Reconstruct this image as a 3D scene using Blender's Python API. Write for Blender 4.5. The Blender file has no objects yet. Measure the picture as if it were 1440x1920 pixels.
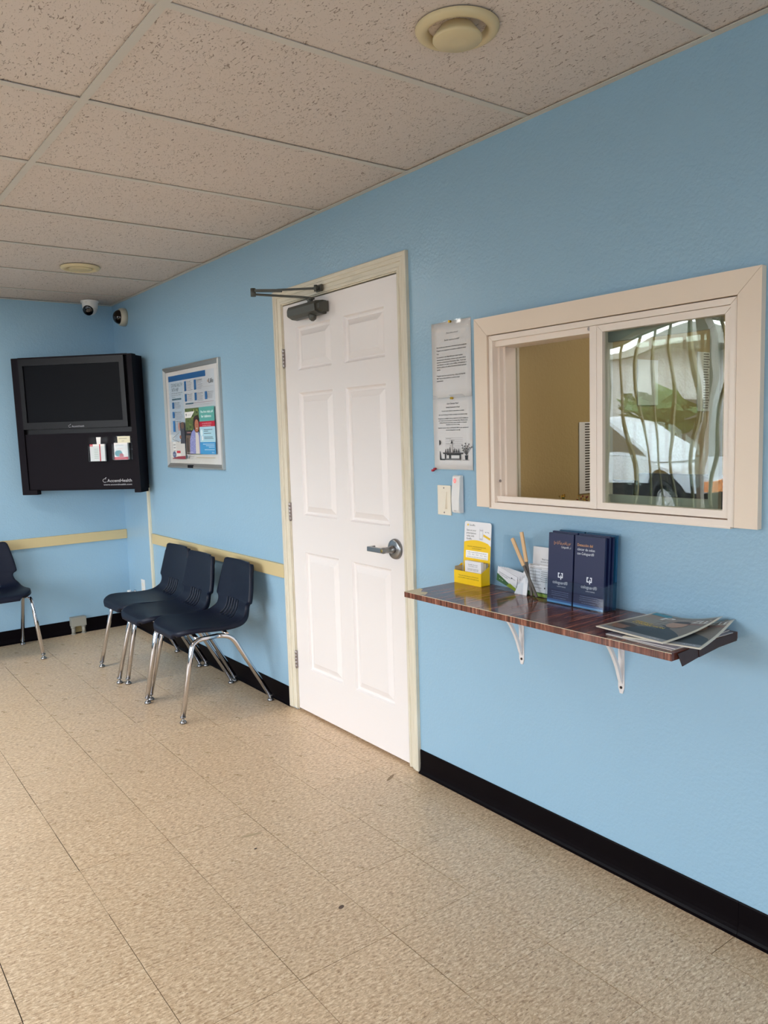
import bpy, bmesh, math, random
from mathutils import Vector, Matrix
random.seed(7)
sc = bpy.context.scene
COL = sc.collection
PI = math.pi

# ---------------------------------------------------------------- camera
cam = bpy.data.objects.new('camera', bpy.data.cameras.new('camera')); COL.objects.link(cam)
yaw, pitch, roll = 0.64227, -0.10276, -0.0302
F = Vector((math.sin(yaw)*math.cos(pitch), math.cos(yaw)*math.cos(pitch), math.sin(pitch)))
rt = Vector((math.cos(yaw), -math.sin(yaw), 0)); up = rt.cross(F)
R = math.cos(roll)*rt + math.sin(roll)*up; U = -math.sin(roll)*rt + math.cos(roll)*up
cam.matrix_world = Matrix(((R.x, U.x, -F.x, -1.97915), (R.y, U.y, -F.y, -1.06765), (R.z, U.z, -F.z, 1.41935), (0, 0, 0, 1)))
cam.data.sensor_fit = 'HORIZONTAL'; cam.data.sensor_width = 36; cam.data.lens = 1468.27*36/1440
cam.data.clip_start = 0.05
sc.camera = cam
# ---------------------------------------------------------------- sky, light, exposure
W = bpy.data.worlds.new('sky'); sc.world = W; W.use_nodes = True
wn = W.node_tree; bg = wn.nodes['Background']
tc = wn.nodes.new('ShaderNodeTexCoord'); sx = wn.nodes.new('ShaderNodeSeparateXYZ'); cr = wn.nodes.new('ShaderNodeValToRGB')
wn.links.new(tc.outputs['Generated'], sx.inputs[0]); wn.links.new(sx.outputs['Z'], cr.inputs[0]); wn.links.new(cr.outputs[0], bg.inputs[0])
cr.color_ramp.elements[0].position = 0.0; cr.color_ramp.elements[0].color = (.95, .925, .985, 1)
cr.color_ramp.elements[1].position = 0.9; cr.color_ramp.elements[1].color = (.74, .84, 1, 1)
bg.inputs[1].default_value = 18
TROFFER = 11
OFFICE = 7.5
sc.view_settings.view_transform = 'Standard'; sc.view_settings.look = 'None'
sc.view_settings.gamma = 1; sc.view_settings.use_curve_mapping = False
sc.view_settings.exposure = 0.1
cy = sc.cycles
cy.max_bounces = 10; cy.diffuse_bounces = 6; cy.glossy_bounces = 5; cy.transparent_max_bounces = 32; cy.transmission_bounces = 8
cy.caustics_reflective = False; cy.caustics_refractive = False; cy.sample_clamp_indirect = 6
cy.use_denoising = True

# ---------------------------------------------------------------- materials
def srgb(r, g, b):
    f = lambda c: (c/255/12.92) if c/255 <= .04045 else ((c/255+.055)/1.055)**2.4
    return (f(r), f(g), f(b), 1)
MATS = {}
def mat(key, col=(200, 200, 200), rough=.5, metal=0, spec=.5, coat=0):
    k = key
    if k in MATS: return MATS[k]
    m = bpy.data.materials.new(key); m.use_nodes = True
    b = m.node_tree.nodes['Principled BSDF']
    b.inputs['Base Color'].default_value = srgb(*col)
    b.inputs['Roughness'].default_value = rough; b.inputs['Metallic'].default_value = metal
    b.inputs['Specular IOR Level'].default_value = spec; b.inputs['Coat Weight'].default_value = coat
    MATS[k] = m; return m
def ink(col, rough=.45): return mat('ink_%d_%d_%d' % tuple(col), col, rough)
class N:   # small node helper
    def __init__(s, m): s.t = m.node_tree; s.b = s.t.nodes['Principled BSDF']; s.l = s.t.links
    def new(s, ty, **kw):
        n = s.t.nodes.new(ty)
        for k, v in kw.items(): setattr(n, k, v)
        return n
    def coords(s, scale=(1, 1, 1), src='Object', rot=(0, 0, 0), loc=(0, 0, 0)):
        c = s.new('ShaderNodeTexCoord'); mp = s.new('ShaderNodeMapping')
        mp.inputs['Scale'].default_value = scale; mp.inputs['Rotation'].default_value = rot; mp.inputs['Location'].default_value = loc
        s.l.new(c.outputs[src], mp.inputs[0]); return mp.outputs[0]
    def noise(s, vec, scale, detail=3, rough=.5, dist=0):
        n = s.new('ShaderNodeTexNoise'); n.inputs['Scale'].default_value = scale; n.inputs['Detail'].default_value = detail
        n.inputs['Roughness'].default_value = rough; n.inputs['Distortion'].default_value = dist
        if vec: s.l.new(vec, n.inputs['Vector'])
        return n.outputs['Fac']
    def ramp(s, fac, stops, interp='LINEAR'):
        r = s.new('ShaderNodeValToRGB'); r.color_ramp.interpolation = interp
        e = r.color_ramp.elements
        while len(e) < len(stops): e.new(.5)
        for el, (p, c) in zip(e, stops): el.position = p; el.color = c if len(c) == 4 else srgb(*c)
        s.l.new(fac, r.inputs[0]); return r.outputs[0]
    def mix(s, fac, a, b, mode='MIX'):
        n = s.new('ShaderNodeMix', data_type='RGBA', blend_type=mode)
        for i, v in ((0, fac), (6, a), (7, b)):
            if isinstance(v, (int, float)): n.inputs[i].default_value = v
            elif isinstance(v, tuple): n.inputs[i].default_value = v
            else: s.l.new(v, n.inputs[i])
        return n.outputs[2]
    def bump(s, h, strength=.3, dist=.002, prev=None):
        n = s.new('ShaderNodeBump'); n.inputs['Strength'].default_value = strength; n.inputs['Distance'].default_value = dist
        s.l.new(h, n.inputs['Height'])
        if prev: s.l.new(prev, n.inputs['Normal'])
        s.l.new(n.outputs[0], s.b.inputs['Normal']); return n.outputs[0]
    def col(s, c): s.l.new(c, s.b.inputs['Base Color'])
    def rough(s, c): s.l.new(c, s.b.inputs['Roughness'])
def wallpaint(key, col, rough=.30):
    m = mat(key, col, rough); n = N(m); v = n.coords()
    big = n.noise(v, 1.3, 3); c = srgb(*col)
    n.col(n.mix(n.ramp(big, [(.35, (0, 0, 0, 1)), (.7, (1, 1, 1, 1))]), tuple(x*.97 for x in c[:3])+(1,), c))
    h1 = n.noise(v, 95, 2, .5); h2 = n.noise(v, 30, 2, .5)
    b1 = n.bump(h2, .25, .004); n.bump(h1, .5, .0024, b1)
    return m
BLUE = wallpaint('blue_wall_paint', (149, 184, 207))
TAN = wallpaint('tan_office_paint', (186, 160, 110), .5)
M_ceil_room = mat('plain_white_paint', (200, 195, 185), .7)
def m_tile():
    m = mat('speckled_vinyl_tile', rough=.3); n = N(m)
    oi = n.new('ShaderNodeObjectInfo')
    vm = n.new('ShaderNodeVectorMath', operation='MULTIPLY_ADD')
    t = n.new('ShaderNodeTexCoord'); n.l.new(t.outputs['Object'], vm.inputs[0]); vm.inputs[1].default_value = (1, 1, 1)
    cb = n.new('ShaderNodeCombineXYZ'); mu = n.new('ShaderNodeMath', operation='MULTIPLY'); mu.inputs[1].default_value = 57
    n.l.new(oi.outputs['Random'], mu.inputs[0]); n.l.new(mu.outputs[0], cb.inputs[0]); n.l.new(mu.outputs[0], cb.inputs[1]); n.l.new(cb.outputs[0], vm.inputs[2])
    mp = n.new('ShaderNodeMapping'); mp.inputs['Scale'].default_value = (.42, 1, 1); mp.inputs['Rotation'].default_value = (0, 0, .16)
    n.l.new(vm.outputs[0], mp.inputs[0]); v = mp.outputs[0]
    a = n.noise(v, 135, 3, .66, .4); b = n.noise(v, 215, 2, .6, .6); g = n.noise(v, 320, 2, .6)
    base = n.ramp(a, [(.30, (164, 132, 101)), (.42, (197, 165, 131)), (.55, (218, 189, 154)), (.68, (238, 215, 184))])
    base = n.mix(n.ramp(b, [(.60, (0, 0, 0, 1)), (.70, (1, 1, 1, 1))]), base, srgb(240, 220, 190))
    base = n.mix(n.ramp(b, [(.29, (1, 1, 1, 1)), (.37, (0, 0, 0, 1))]), base, srgb(140, 108, 82))
    pr = n.ramp(oi.outputs['Random'], [(0, (.95, .95, .95, 1)), (1, (1.0, 1.0, 1.0, 1))])
    n.col(n.mix(1.0, base, pr, 'MULTIPLY'))
    wv = n.coords(src='Object'); n.rough(n.ramp(n.noise(wv, 9, 4, .6), [(.3, (.24, .24, .24, 1)), (.7, (.42, .42, .42, 1))]))
    n.bump(n.noise(wv, 14, 2), .15, .001)
    return m
TILE = m_tile()
def m_ceil():
    m = mat('fissured_ceiling_panel', rough=.9, spec=.1); n = N(m)
    oi = n.new('ShaderNodeObjectInfo'); t = n.new('ShaderNodeTexCoord'); vm = n.new('ShaderNodeVectorMath', operation='ADD')
    mu = n.new('ShaderNodeMath', operation='MULTIPLY'); mu.inputs[1].default_value = 31
    n.l.new(oi.outputs['Random'], mu.inputs[0]); n.l.new(t.outputs['Object'], vm.inputs[0]); n.l.new(mu.outputs[0], vm.inputs[1])
    mp = n.new('ShaderNodeMapping'); mp.inputs['Scale'].default_value = (1, .42, 1); mp.inputs['Rotation'].default_value = (0, 0, -.5)
    n.l.new(vm.outputs[0], mp.inputs[0]); v = mp.outputs[0]
    a = n.noise(v, 125, 1.6, .5, 1.5); b = n.noise(vm.outputs[0], 250, 1, .5)
    pit = n.ramp(a, [(.628, (0, 0, 0, 1)), (.68, (1, 1, 1, 1))]); dot = n.ramp(b, [(.67, (0, 0, 0, 1)), (.73, (1, 1, 1, 1))])
    c = n.mix(pit, srgb(215, 202, 192), srgb(158, 142, 131)); c = n.mix(dot, c, srgb(172, 158, 146))
    n.col(c)
    inv = n.new('ShaderNodeMath', operation='SUBTRACT'); inv.inputs[0].default_value = 1; n.l.new(pit, inv.inputs[1])
    n.bump(inv.outputs[0], .6, .002)
    return m
CEIL = m_ceil()
TEE = mat('ceiling_grid_paint', (206, 199, 188), .5)
def m_door():
    m = mat('white_door_paint', (234, 227, 224), .28); n = N(m)
    v = n.coords((1, 26, 3.2)); w = n.noise(v, 12, 4, .6, 1.2); n.bump(w, .35, .0014)
    return m
DOOR = m_door()
def m_cream(key='cream_casing_paint', sc_=(1, 30, 2.0)):
    m = mat(key, (218, 208, 186), .42); n = N(m); v = n.coords(sc_)
    g = n.noise(v, 3, 4, .7)
    n.col(n.ramp(g, [(.3, (206, 198, 178)), (.5, (217, 208, 188)), (.72, (226, 219, 202))]))
    return m
CREAM = m_cream(); CREAMH = m_cream('cream_header_paint', (1, 2, 30))
WINCAS = mat('beige_window_casing_paint', (238, 219, 199), .4)
VINYL = mat('white_vinyl_frame', (242, 228, 215), .35)
BLACKV = mat('black_vinyl_base', (10, 6, 9), .42, 0, .06)
RAIL = mat('tan_rail_wood', (205, 186, 140), .45)
CHROME = mat('chrome_tube', (214, 214, 220), .10, 1)
NICKEL = mat('brushed_nickel', (150, 150, 152), .3, 1)
STEEL = mat('hinge_steel', (156, 146, 142), .35, .8)
NAVY = mat('navy_plastic', (13, 20, 38), .45, 0, .28)
def m_navy():
    n = N(NAVY); n.bump(n.noise(n.coords(), 500, 2), .12, .0006)
m_navy()
BLK = mat('black_cabinet', (20, 15, 21), .5, 0, .08)
BLK2 = mat('black_bezel', (15, 13, 16), .35, 0, .2)
SCREEN = mat('dark_glass_screen', (5, 6, 12), .12)
TVSCR = mat('matte_screen', (5, 6, 12), .5, 0, .1)
DKMET = mat('dark_bronze_closer', (80, 80, 74), .42, .35)
ALU = mat('brushed_aluminium_frame', (190, 188, 184), .35, .75)
WHITE = mat('white_plastic', (232, 230, 228), .35)
ALMOND = mat('almond_plastic', (236, 226, 208), .35)
VENT = mat('yellowed_vent_plastic', (214, 196, 154), .45)
PAPER = mat('white_paper', (240, 235, 232), .55)
GREYM = mat('grey_painted_metal', (150, 148, 138), .5)
BRK = mat('white_painted_bracket', (228, 222, 220), .35)
CARDY = mat('yellow_card', (250, 205, 8), .4)
CARDI = mat('grey_card_board', (176, 164, 140), .8)
def m_wood():
    m = mat('rosewood_laminate', rough=.11); n = N(m); v = n.coords((.45, 9, .45))
    a = n.noise(v, 8.5, 5, .72, .3); b = n.noise(n.coords((.16, 3, .16)), 46, 3, .6)
    c = n.ramp(a, [(.34, (30, 10, 10)), (.45, (76, 34, 28)), (.54, (116, 62, 48)), (.64, (186, 130, 108))])
    c2 = n.ramp(b, [(.36, (52, 22, 20)), (.6, (150, 92, 74))])
    n.col(n.mix(.38, c, c2)); return m
WOOD = m_wood(); WOODD = mat('dark_rosewood_edge', (58, 30, 26), .3)
def glass(key, tint, rough=0.0, ior=1.5, wavy=None, boost=1.0):
    m = bpy.data.materials.new(key); m.use_nodes = True; t = m.node_tree; t.nodes.clear()
    o = t.nodes.new('ShaderNodeOutputMaterial'); mx = t.nodes.new('ShaderNodeMixShader')
    tr = t.nodes.new('ShaderNodeBsdfTransparent'); gl = t.nodes.new('ShaderNodeBsdfGlossy'); fr = t.nodes.new('ShaderNodeFresnel')
    tr.inputs[0].default_value = tint; gl.inputs['Roughness'].default_value = rough; fr.inputs[0].default_value = ior
    ml = t.nodes.new('ShaderNodeMath'); ml.operation = 'MULTIPLY'; ml.inputs[1].default_value = boost; ml.use_clamp = True
    ge = t.nodes.new('ShaderNodeNewGeometry'); mi = t.nodes.new('ShaderNodeMix'); mi.inputs[2].default_value = ior; mi.inputs[3].default_value = 1/ior
    t.links.new(ge.outputs['Backfacing'], mi.inputs[0]); t.links.new(mi.outputs[0], fr.inputs[0])
    t.links.new(fr.outputs[0], ml.inputs[0]); t.links.new(ml.outputs[0], mx.inputs[0])
    t.links.new(tr.outputs[0], mx.inputs[1]); t.links.new(gl.outputs[0], mx.inputs[2]); t.links.new(mx.outputs[0], o.inputs[0])
    if wavy:
        tc = t.nodes.new('ShaderNodeTexCoord'); no = t.nodes.new('ShaderNodeTexNoise'); bu = t.nodes.new('ShaderNodeBump')
        no.inputs['Scale'].default_value = wavy[0]; no.inputs['Detail'].default_value = wavy[3] if len(wavy) > 3 else .5
        bu.inputs['Strength'].default_value = wavy[1]; bu.inputs['Distance'].default_value = wavy[2]
        t.links.new(tc.outputs['Object'], no.inputs['Vector']); t.links.new(no.outputs['Fac'], bu.inputs['Height']); t.links.new(bu.outputs[0], gl.inputs['Normal'])
    MATS[key] = m; return m
PANE = glass('tinted_window_glass', (.84, .88, .84, 1), 0, 1.75, (3.2, .35, .012))
CLEAR = glass('clear_glass', (.93, .96, .95, 1), 0, 1.45)
ACRYL = glass('clear_acrylic', (.965, .98, .99, 1), .03, 1.45)
FILM = glass('laminate_film', (.995, .995, .995, 1), .10, 1.5, (16, .5, .006, 2))
def emit(key, col, s):
    m = bpy.data.materials.new(key); m.use_nodes = True; t = m.node_tree; t.nodes.clear()
    o = t.nodes.new('ShaderNodeOutputMaterial'); e = t.nodes.new('ShaderNodeEmission'); e.inputs[0].default_value = col; e.inputs[1].default_value = s
    t.links.new(e.outputs[0], o.inputs[0]); return m
LAMP = emit('lit_troffer_diffuser', (1, .955, .88, 1), TROFFER)
LAMP2 = emit('lit_office_diffuser', (1, .93, .80, 1), OFFICE)
REDLED = emit('red_indicator_glow', (1, .12, .12, 1), 1.3)

# ---------------------------------------------------------------- mesh helpers
class MB:
    def __init__(s): s.bm = bmesh.new(); s.mats = []
    def mi(s, m):
        if m not in s.mats: s.mats.append(m)
        return s.mats.index(m)
    def face(s, pts, m=None, smooth=False):
        f = s.bm.faces.new([s.bm.verts.new(p) for p in pts]); f.material_index = s.mi(m) if m else 0; f.smooth = smooth; return f
    def box(s, lo, hi, m=None, bev=0, mtx=None):
        x0, y0, z0 = lo; x1, y1, z1 = hi
        x0, x1 = sorted((x0, x1)); y0, y1 = sorted((y0, y1)); z0, z1 = sorted((z0, z1))
        v = [s.bm.verts.new(p) for p in ((x0,y0,z0),(x1,y0,z0),(x1,y1,z0),(x0,y1,z0),(x0,y0,z1),(x1,y0,z1),(x1,y1,z1),(x0,y1,z1))]
        k = s.mi(m) if m else 0; fs = []
        for q in ((3,2,1,0),(4,5,6,7),(0,1,5,4),(1,2,6,5),(2,3,7,6),(3,0,4,7)):
            f = s.bm.faces.new([v[i] for i in q]); f.material_index = k; fs.append(f)
        if bev:
            ed = {e for f in fs for e in f.edges}
            r = bmesh.ops.bevel(s.bm, geom=list(ed), offset=bev, segments=2, affect='EDGES', profile=.6)
            v = list({w for f in r['faces'] for w in f.verts} | {w for w in v if w.is_valid})
            for f in r['faces']: f.material_index = k
        if mtx: bmesh.ops.transform(s.bm, matrix=mtx, verts=v)
        return v
    def prism(s, poly, d, m=None, cap=True):     # poly: 3D points, extruded by vector d
        d = Vector(d); a = [s.bm.verts.new(p) for p in poly]; b = [s.bm.verts.new(Vector(p)+d) for p in poly]; k = s.mi(m) if m else 0
        n = len(a)
        for i in range(n):
            f = s.bm.faces.new([a[i], a[(i+1) % n], b[(i+1) % n], b[i]]); f.material_index = k
        if cap:
            for q in (a[::-1], b): f = s.bm.faces.new(q); f.material_index = k
    def lathe(s, prof, seg=32, m=None, mtx=None, smooth=True, caps=True):   # prof [(r,z)]
        k = s.mi(m) if m else 0; rings = []; vs = []
        for r, z in prof:
            ring = [s.bm.verts.new((r*math.cos(2*PI*i/seg), r*math.sin(2*PI*i/seg), z)) for i in range(seg)]; rings.append(ring); vs += ring
        for a, b in zip(rings, rings[1:]):
            for i in range(seg):
                f = s.bm.faces.new([a[i], a[(i+1) % seg], b[(i+1) % seg], b[i]]); f.material_index = k; f.smooth = smooth
        if caps:
            for q in (rings[0][::-1], rings[-1]): f = s.bm.faces.new(q); f.material_index = k
        if mtx: bmesh.ops.transform(s.bm, matrix=mtx, verts=vs)
    def tube(s, path, r, seg=10, m=None, cap=True):
        k = s.mi(m) if m else 0; path = [Vector(p) for p in path]; rings = []
        rad = r if isinstance(r, (list, tuple)) else [r]*len(path)
        t0 = (path[1]-path[0]).normalized(); nrm = t0.orthogonal().normalized()
        for i, p in enumerate(path):
            if i == 0: t = t0
            elif i == len(path)-1: t = (path[i]-path[i-1]).normalized()
            else: t = ((path[i+1]-p).normalized()+(p-path[i-1]).normalized()).normalized()
            nrm = (nrm-t*nrm.dot(t)).normalized(); b = t.cross(nrm)
            rings.append([s.bm.verts.new(p+(nrm*math.cos(2*PI*j/seg)+b*math.sin(2*PI*j/seg))*rad[i]) for j in range(seg)])
        for a, b in zip(rings, rings[1:]):
            for i in range(seg):
                f = s.bm.faces.new([a[i], a[(i+1) % seg], b[(i+1) % seg], b[i]]); f.material_index = k; f.smooth = True
        if cap:
            for q in (rings[0][::-1], rings[-1]): f = s.bm.faces.new(q); f.material_index = k
    def build(s, name, m=None, parent=None, loc=None, rotz=0):
        me = bpy.data.meshes.new(name); bmesh.ops.recalc_face_normals(s.bm, faces=s.bm.faces) if not getattr(s, 'keep', False) else None
        s.bm.to_mesh(me); s.bm.free()
        for mm in (s.mats or [m]): me.materials.append(mm)
        o = bpy.data.objects.new(name, me); COL.objects.link(o)
        if parent: o.parent = parent
        if loc: o.location = loc
        if rotz: o.rotation_euler.z = rotz
        return o
def box(name, lo, hi, m, parent=None, bev=0, **k):
    b = MB(); b.box(lo, hi, m, bev); return b.build(name, m, parent, **k)
def thing(name, label, cat, loc=(0, 0, 0), rotz=0, group=None):
    o = bpy.data.objects.new(name, None); COL.objects.link(o); o.location = loc; o.rotation_euler.z = rotz
    return tag(o, label, cat, group)
def tag(o, label, cat, group=None):
    o['label'] = label; o['category'] = cat
    if group: o['group'] = group
    return o
def struct(o): o['kind'] = 'structure'; return o
def copy_tree(o, parent=None):
    c = o.copy(); COL.objects.link(c)
    if parent: c.parent = parent
    for ch in list(o.children): copy_tree(ch, c)
    return c
def smooth_path(pts, n=6):
    pts = [Vector(p) for p in pts]; out = []
    P = [pts[0]*2-pts[1]]+pts+[pts[-1]*2-pts[-2]]
    for i in range(1, len(P)-2):
        for j in range(n):
            t = j/n; a, b, c, d = P[i-1:i+3]
            out.append(.5*((2*b)+(c-a)*t+(2*a-5*b+4*c-d)*t*t+(3*b-a-3*c+d)*t**3))
    out.append(pts[-1]); return out
def fillet(pts, r, n=6):      # polyline with rounded corners
    pts = [Vector(p) for p in pts]; out = [pts[0]]
    for a, p, b in zip(pts, pts[1:], pts[2:]):
        q0 = p+(a-p).normalized()*r; q1 = p+(b-p).normalized()*r
        for j in range(n+1):
            t = j/n; out.append(q0*(1-t)**2+p*2*t*(1-t)+q1*t*t)
    out.append(pts[-1]); return out
TXT = {}
def text_geo(s):
    if s in TXT: return TXT[s]
    c = bpy.data.curves.new('t', 'FONT'); c.body = s; c.size = 1; c.resolution_u = 2; c.fill_mode = 'FRONT'
    o = bpy.data.objects.new('t', c); COL.objects.link(o); bpy.context.view_layer.update()
    me = bpy.data.meshes.new_from_object(o)
    vs = [(v.co.x, v.co.y) for v in me.vertices]; fs = [tuple(p.vertices) for p in me.polygons]
    bpy.data.objects.remove(o); bpy.data.curves.remove(c); bpy.data.meshes.remove(me)
    xs = [v[0] for v in vs] or [0, 1]; TXT[s] = (vs, fs, min(xs), max(xs)); return TXT[s]
class Sheet:     # flat print on a surface: fn(x, y, lift) -> point
    def __init__(s, fn, step=.00025): s.fn = fn; s.b = MB(); s.b.keep = True; s.n = 0; s.step = step
    def lift(s, top=False): s.n += 1; return s.step*(1+s.n*.12)
    def poly(s, pts, col):
        l = s.lift(); s.b.face([s.fn(x, y, l) for x, y in pts], col if not isinstance(col, tuple) else ink(col))
    def rect(s, x0, y0, x1, y1, col, n=1):
        l = s.lift(); m = col if not isinstance(col, tuple) else ink(col)
        for i in range(n):
            for j in range(n):
                a, b = x0+(x1-x0)*i/n, x0+(x1-x0)*(i+1)/n; c, d = y0+(y1-y0)*j/n, y0+(y1-y0)*(j+1)/n
                s.b.face([s.fn(a, c, l), s.fn(b, c, l), s.fn(b, d, l), s.fn(a, d, l)], m)
    def ell(s, cx, cy, rx, ry, col, n=20):
        s.poly([(cx+rx*math.cos(2*PI*i/n), cy+ry*math.sin(2*PI*i/n)) for i in range(n)], col)
    def text(s, t, x, y, h, col, w=None, al='L', bold=0):
        vs, fs, x0, x1 = text_geo(t); k = h/.73; kx = k if w is None else w/(x1-x0); wd = (x1-x0)*kx
        ox = x-x0*kx-(wd/2 if al == 'C' else wd if al == 'R' else 0)
        l = s.lift(); m = ink(col); mi = s.b.mi(m)
        for dx in ((0,) if not bold else (-bold, bold)):
            V = [s.b.bm.verts.new(s.fn(ox+dx+a*kx, y+b*k, l)) for a, b in vs]
            for f in fs:
                try: fc = s.b.bm.faces.new([V[i] for i in f]); fc.material_index = mi
                except ValueError: pass
            l += s.step*.1
    def build(s, name, parent): return s.b.build(name, None, parent)
def plane_fn(o, ex, ey, n):
    o, ex, ey, n = Vector(o), Vector(ex), Vector(ey), Vector(n)
    return lambda x, y, l: o+ex*x+ey*y+n*l

# ---------------------------------------------------------------- the room
YB, ZC, XL, YF = 4.87, 2.402, -4.3, -3.6     # back wall, ceiling, left wall, front wall
CH = ZC+.02
T, XW, ROT = .3048, 1.42527, -0.00612
# right wall, with the door and the reception window cut out
b = MB()
DY0, DY1, DZ = 1.425, 2.376, 2.064
WY0, WY1, WZ0, WZ1 = .012, .932, 1.135, 1.742
for lo, hi in (((0, YF, -.02), (.12, WY0, CH)), ((0, WY1, -.02), (.12, DY0, CH)), ((0, DY1, -.02), (.12, YB+.12, CH)),
               ((0, DY0, DZ), (.12, DY1, CH)), ((0, WY0, -.02), (.12, WY1, WZ0)), ((0, WY0, WZ1), (.12, WY1, CH))):
    b.box(lo, hi, BLUE)
struct(b.build('wall_right'))
struct(box('wall_back', (XL-.12, YB, -.02), (0, YB+.12, CH), BLUE))
FX0, FX1, FZ0, FZ1 = -4.0, -2.2, .30, 2.0       # unseen window opening added behind the camera as daylight fill
b = MB()
for lo, hi in (((XL-.12, YF-.12, -.02), (FX0, YF, CH)), ((FX1, YF-.12, -.02), (.12, YF, CH)), ((FX0, YF-.12, -.02), (FX1, YF, FZ0)), ((FX0, YF-.12, FZ1), (FX1, YF, CH))):
    b.box(lo, hi, BLUE)
struct(b.build('wall_front'))
# left wall with the big barred street window
LY0, LY1, LZ0, LZ1 = 0.3, 3.75, .50, 2.24
b = MB()
for lo, hi in (((XL-.12, YF, -.02), (XL, LY0, CH)), ((XL-.12, LY1, -.02), (XL, YB, CH)), ((XL-.12, LY0, -.02), (XL, LY1, LZ0)), ((XL-.12, LY0, LZ1), (XL, LY1, CH))):
    b.box(lo, hi, BLUE)
struct(b.build('wall_left'))
struct(box('light_block_panel', (.121, 1.15, -.06), (.15, 2.6, 2.3), mat('dark_block_panel', (60, 56, 50), .9)))  # unseen panel added behind the door to stop light leaking in under it
# floor: dark bedding with one loose tile after another on it
floor = struct(box('floor', (XL-.1, YF-.1, -.06), (.12, YB+.1, -.0032), mat('dark_tile_bedding', (52, 36, 26), .8)))
def tile_bm(w=.3028, h=.0032):
    b = MB(); b.box((-w/2, -.15175, -h), (w/2, .15175, 0), TILE); return b
tp = None; n_t = 0; rest = MB()
ca, sa = math.cos(ROT), math.sin(ROT)
for i in range(-12, 2):
    for j in range(-12, 17):
        cx, cyy = (i+.5-XW)*T, (j+.5)*T
        x, y = cx*ca-cyy*sa, cx*sa+cyy*ca
        if x < XL-.0 or y > YB+.1 or x > .1: continue
        near = x > -3.35+.15*0 and y > -.7 and (x > -2.3 or y > .5)
        dx, dy = random.uniform(-.0006, .0006), random.uniform(-.0005, .0005)
        if near and n_t < 290:
            if tp is None: o = tp = tile_bm().build('floor_tile', TILE, floor)
            else: o = bpy.data.objects.new('floor_tile', tp.data); COL.objects.link(o); o.parent = floor
            o.location = (x+dx, y+dy, random.uniform(-.0002, 0)); o.rotation_euler.z = ROT; n_t += 1
        else:
            rest.box((-.152, -.152, -.0032), (.152, .152, -.0001), TILE, mtx=Matrix.Translation((x, y, 0)) @ Matrix.Rotation(ROT, 4, 'Z'))
o = rest.build('floor_tile', TILE, floor); o['kind'] = 'stuff'
# marks on the floor
def mark(pts, col, z=.0004):
    b = MB(); b.face([(x, y, z) for x, y in pts], ink(col)); b.keep = True; o = b.build('floor_stain', None, floor); return o
def blob(cx, cy_, rx, ry, a, col, n=12):
    mark([(cx+rx*math.cos(t)*math.cos(a)-ry*math.sin(t)*math.sin(a), cy_+rx*math.cos(t)*math.sin(a)+ry*math.sin(t)*math.cos(a)) for t in [2*PI*k/n for k in range(n)]], col)
blob(-.822, 1.277, .006, .004, 0, (46, 30, 24)); blob(-.78, .81, .011, .007, .4, (84, 62, 48)); blob(-.13, 1.415, .035, .007, .5, (140, 112, 76)); blob(-.79, 1.37, .04, .008, -.2, (182, 158, 124))
# ceiling: grid, panels
ceiling = struct(box('ceiling', (XL-.1, YF-.1, ZC+.05), (.12, YB+.12, ZC+.10), M_ceil_room))
P, C0, TX = .62268, .10722, 1.21858
xs = [0, -TX, -2*TX, -3*TX, XL]; rows = [C0+P*k for k in range(-6, 9)]
rows = [YF]+[r for r in rows if r < YB-.05]+[YB]
LIGHTS = {(1, 5)}
def row_id(y): return round((y-C0)/P)
pmesh = {}
for ci in range(4):
    x1, x0 = xs[ci], xs[ci+1]
    for y0, y1 in zip(rows, rows[1:]):
        if (ci, row_id(y0)) in LIGHTS and y0 > YF: continue
        w, h = x1-x0-.011, y1-y0-.011; key = (round(w, 3), round(h, 3))
        if key not in pmesh:
            b = MB(); b.box((-w/2, -h/2, 0), (w/2, h/2, .016), CEIL); o = b.build('ceiling_panel', CEIL, ceiling); pmesh[key] = o.data
        else: o = bpy.data.objects.new('ceiling_panel', pmesh[key]); COL.objects.link(o); o.parent = ceiling
        o.location = ((x0+x1)/2, (y0+y1)/2, ZC+.0042+random.uniform(0, .0018))
for x in xs[1:4]:
    b = MB(); b.box((x-.012, YF, ZC), (x+.012, YB, ZC+.0025), TEE); b.box((x-.002, YF, ZC+.0025), (x+.002, YB, ZC+.04), TEE); b.build('main_tee', TEE, ceiling)
for ci in range(4):
    for y in rows[1:-1]:
        b = MB(); b.box((xs[ci+1]+.012, y-.012, ZC+.0003), (xs[ci]-.012, y+.012, ZC+.0025), TEE); b.box((xs[ci+1]+.012, y-.002, ZC+.0025), (xs[ci]-.012, y+.002, ZC+.035), TEE); b.build('cross_tee', TEE, ceiling)
for lo, hi in (((-.022, YF, ZC-.002), (0, YB, ZC+.0005)), ((XL, YB-.022, ZC-.0022), (0, YB, ZC+.0003)), ((XL, YF, ZC-.002), (XL+.022, YB, ZC+.0005))):
    box('wall_angle', lo, hi, TEE, ceiling)
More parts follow.
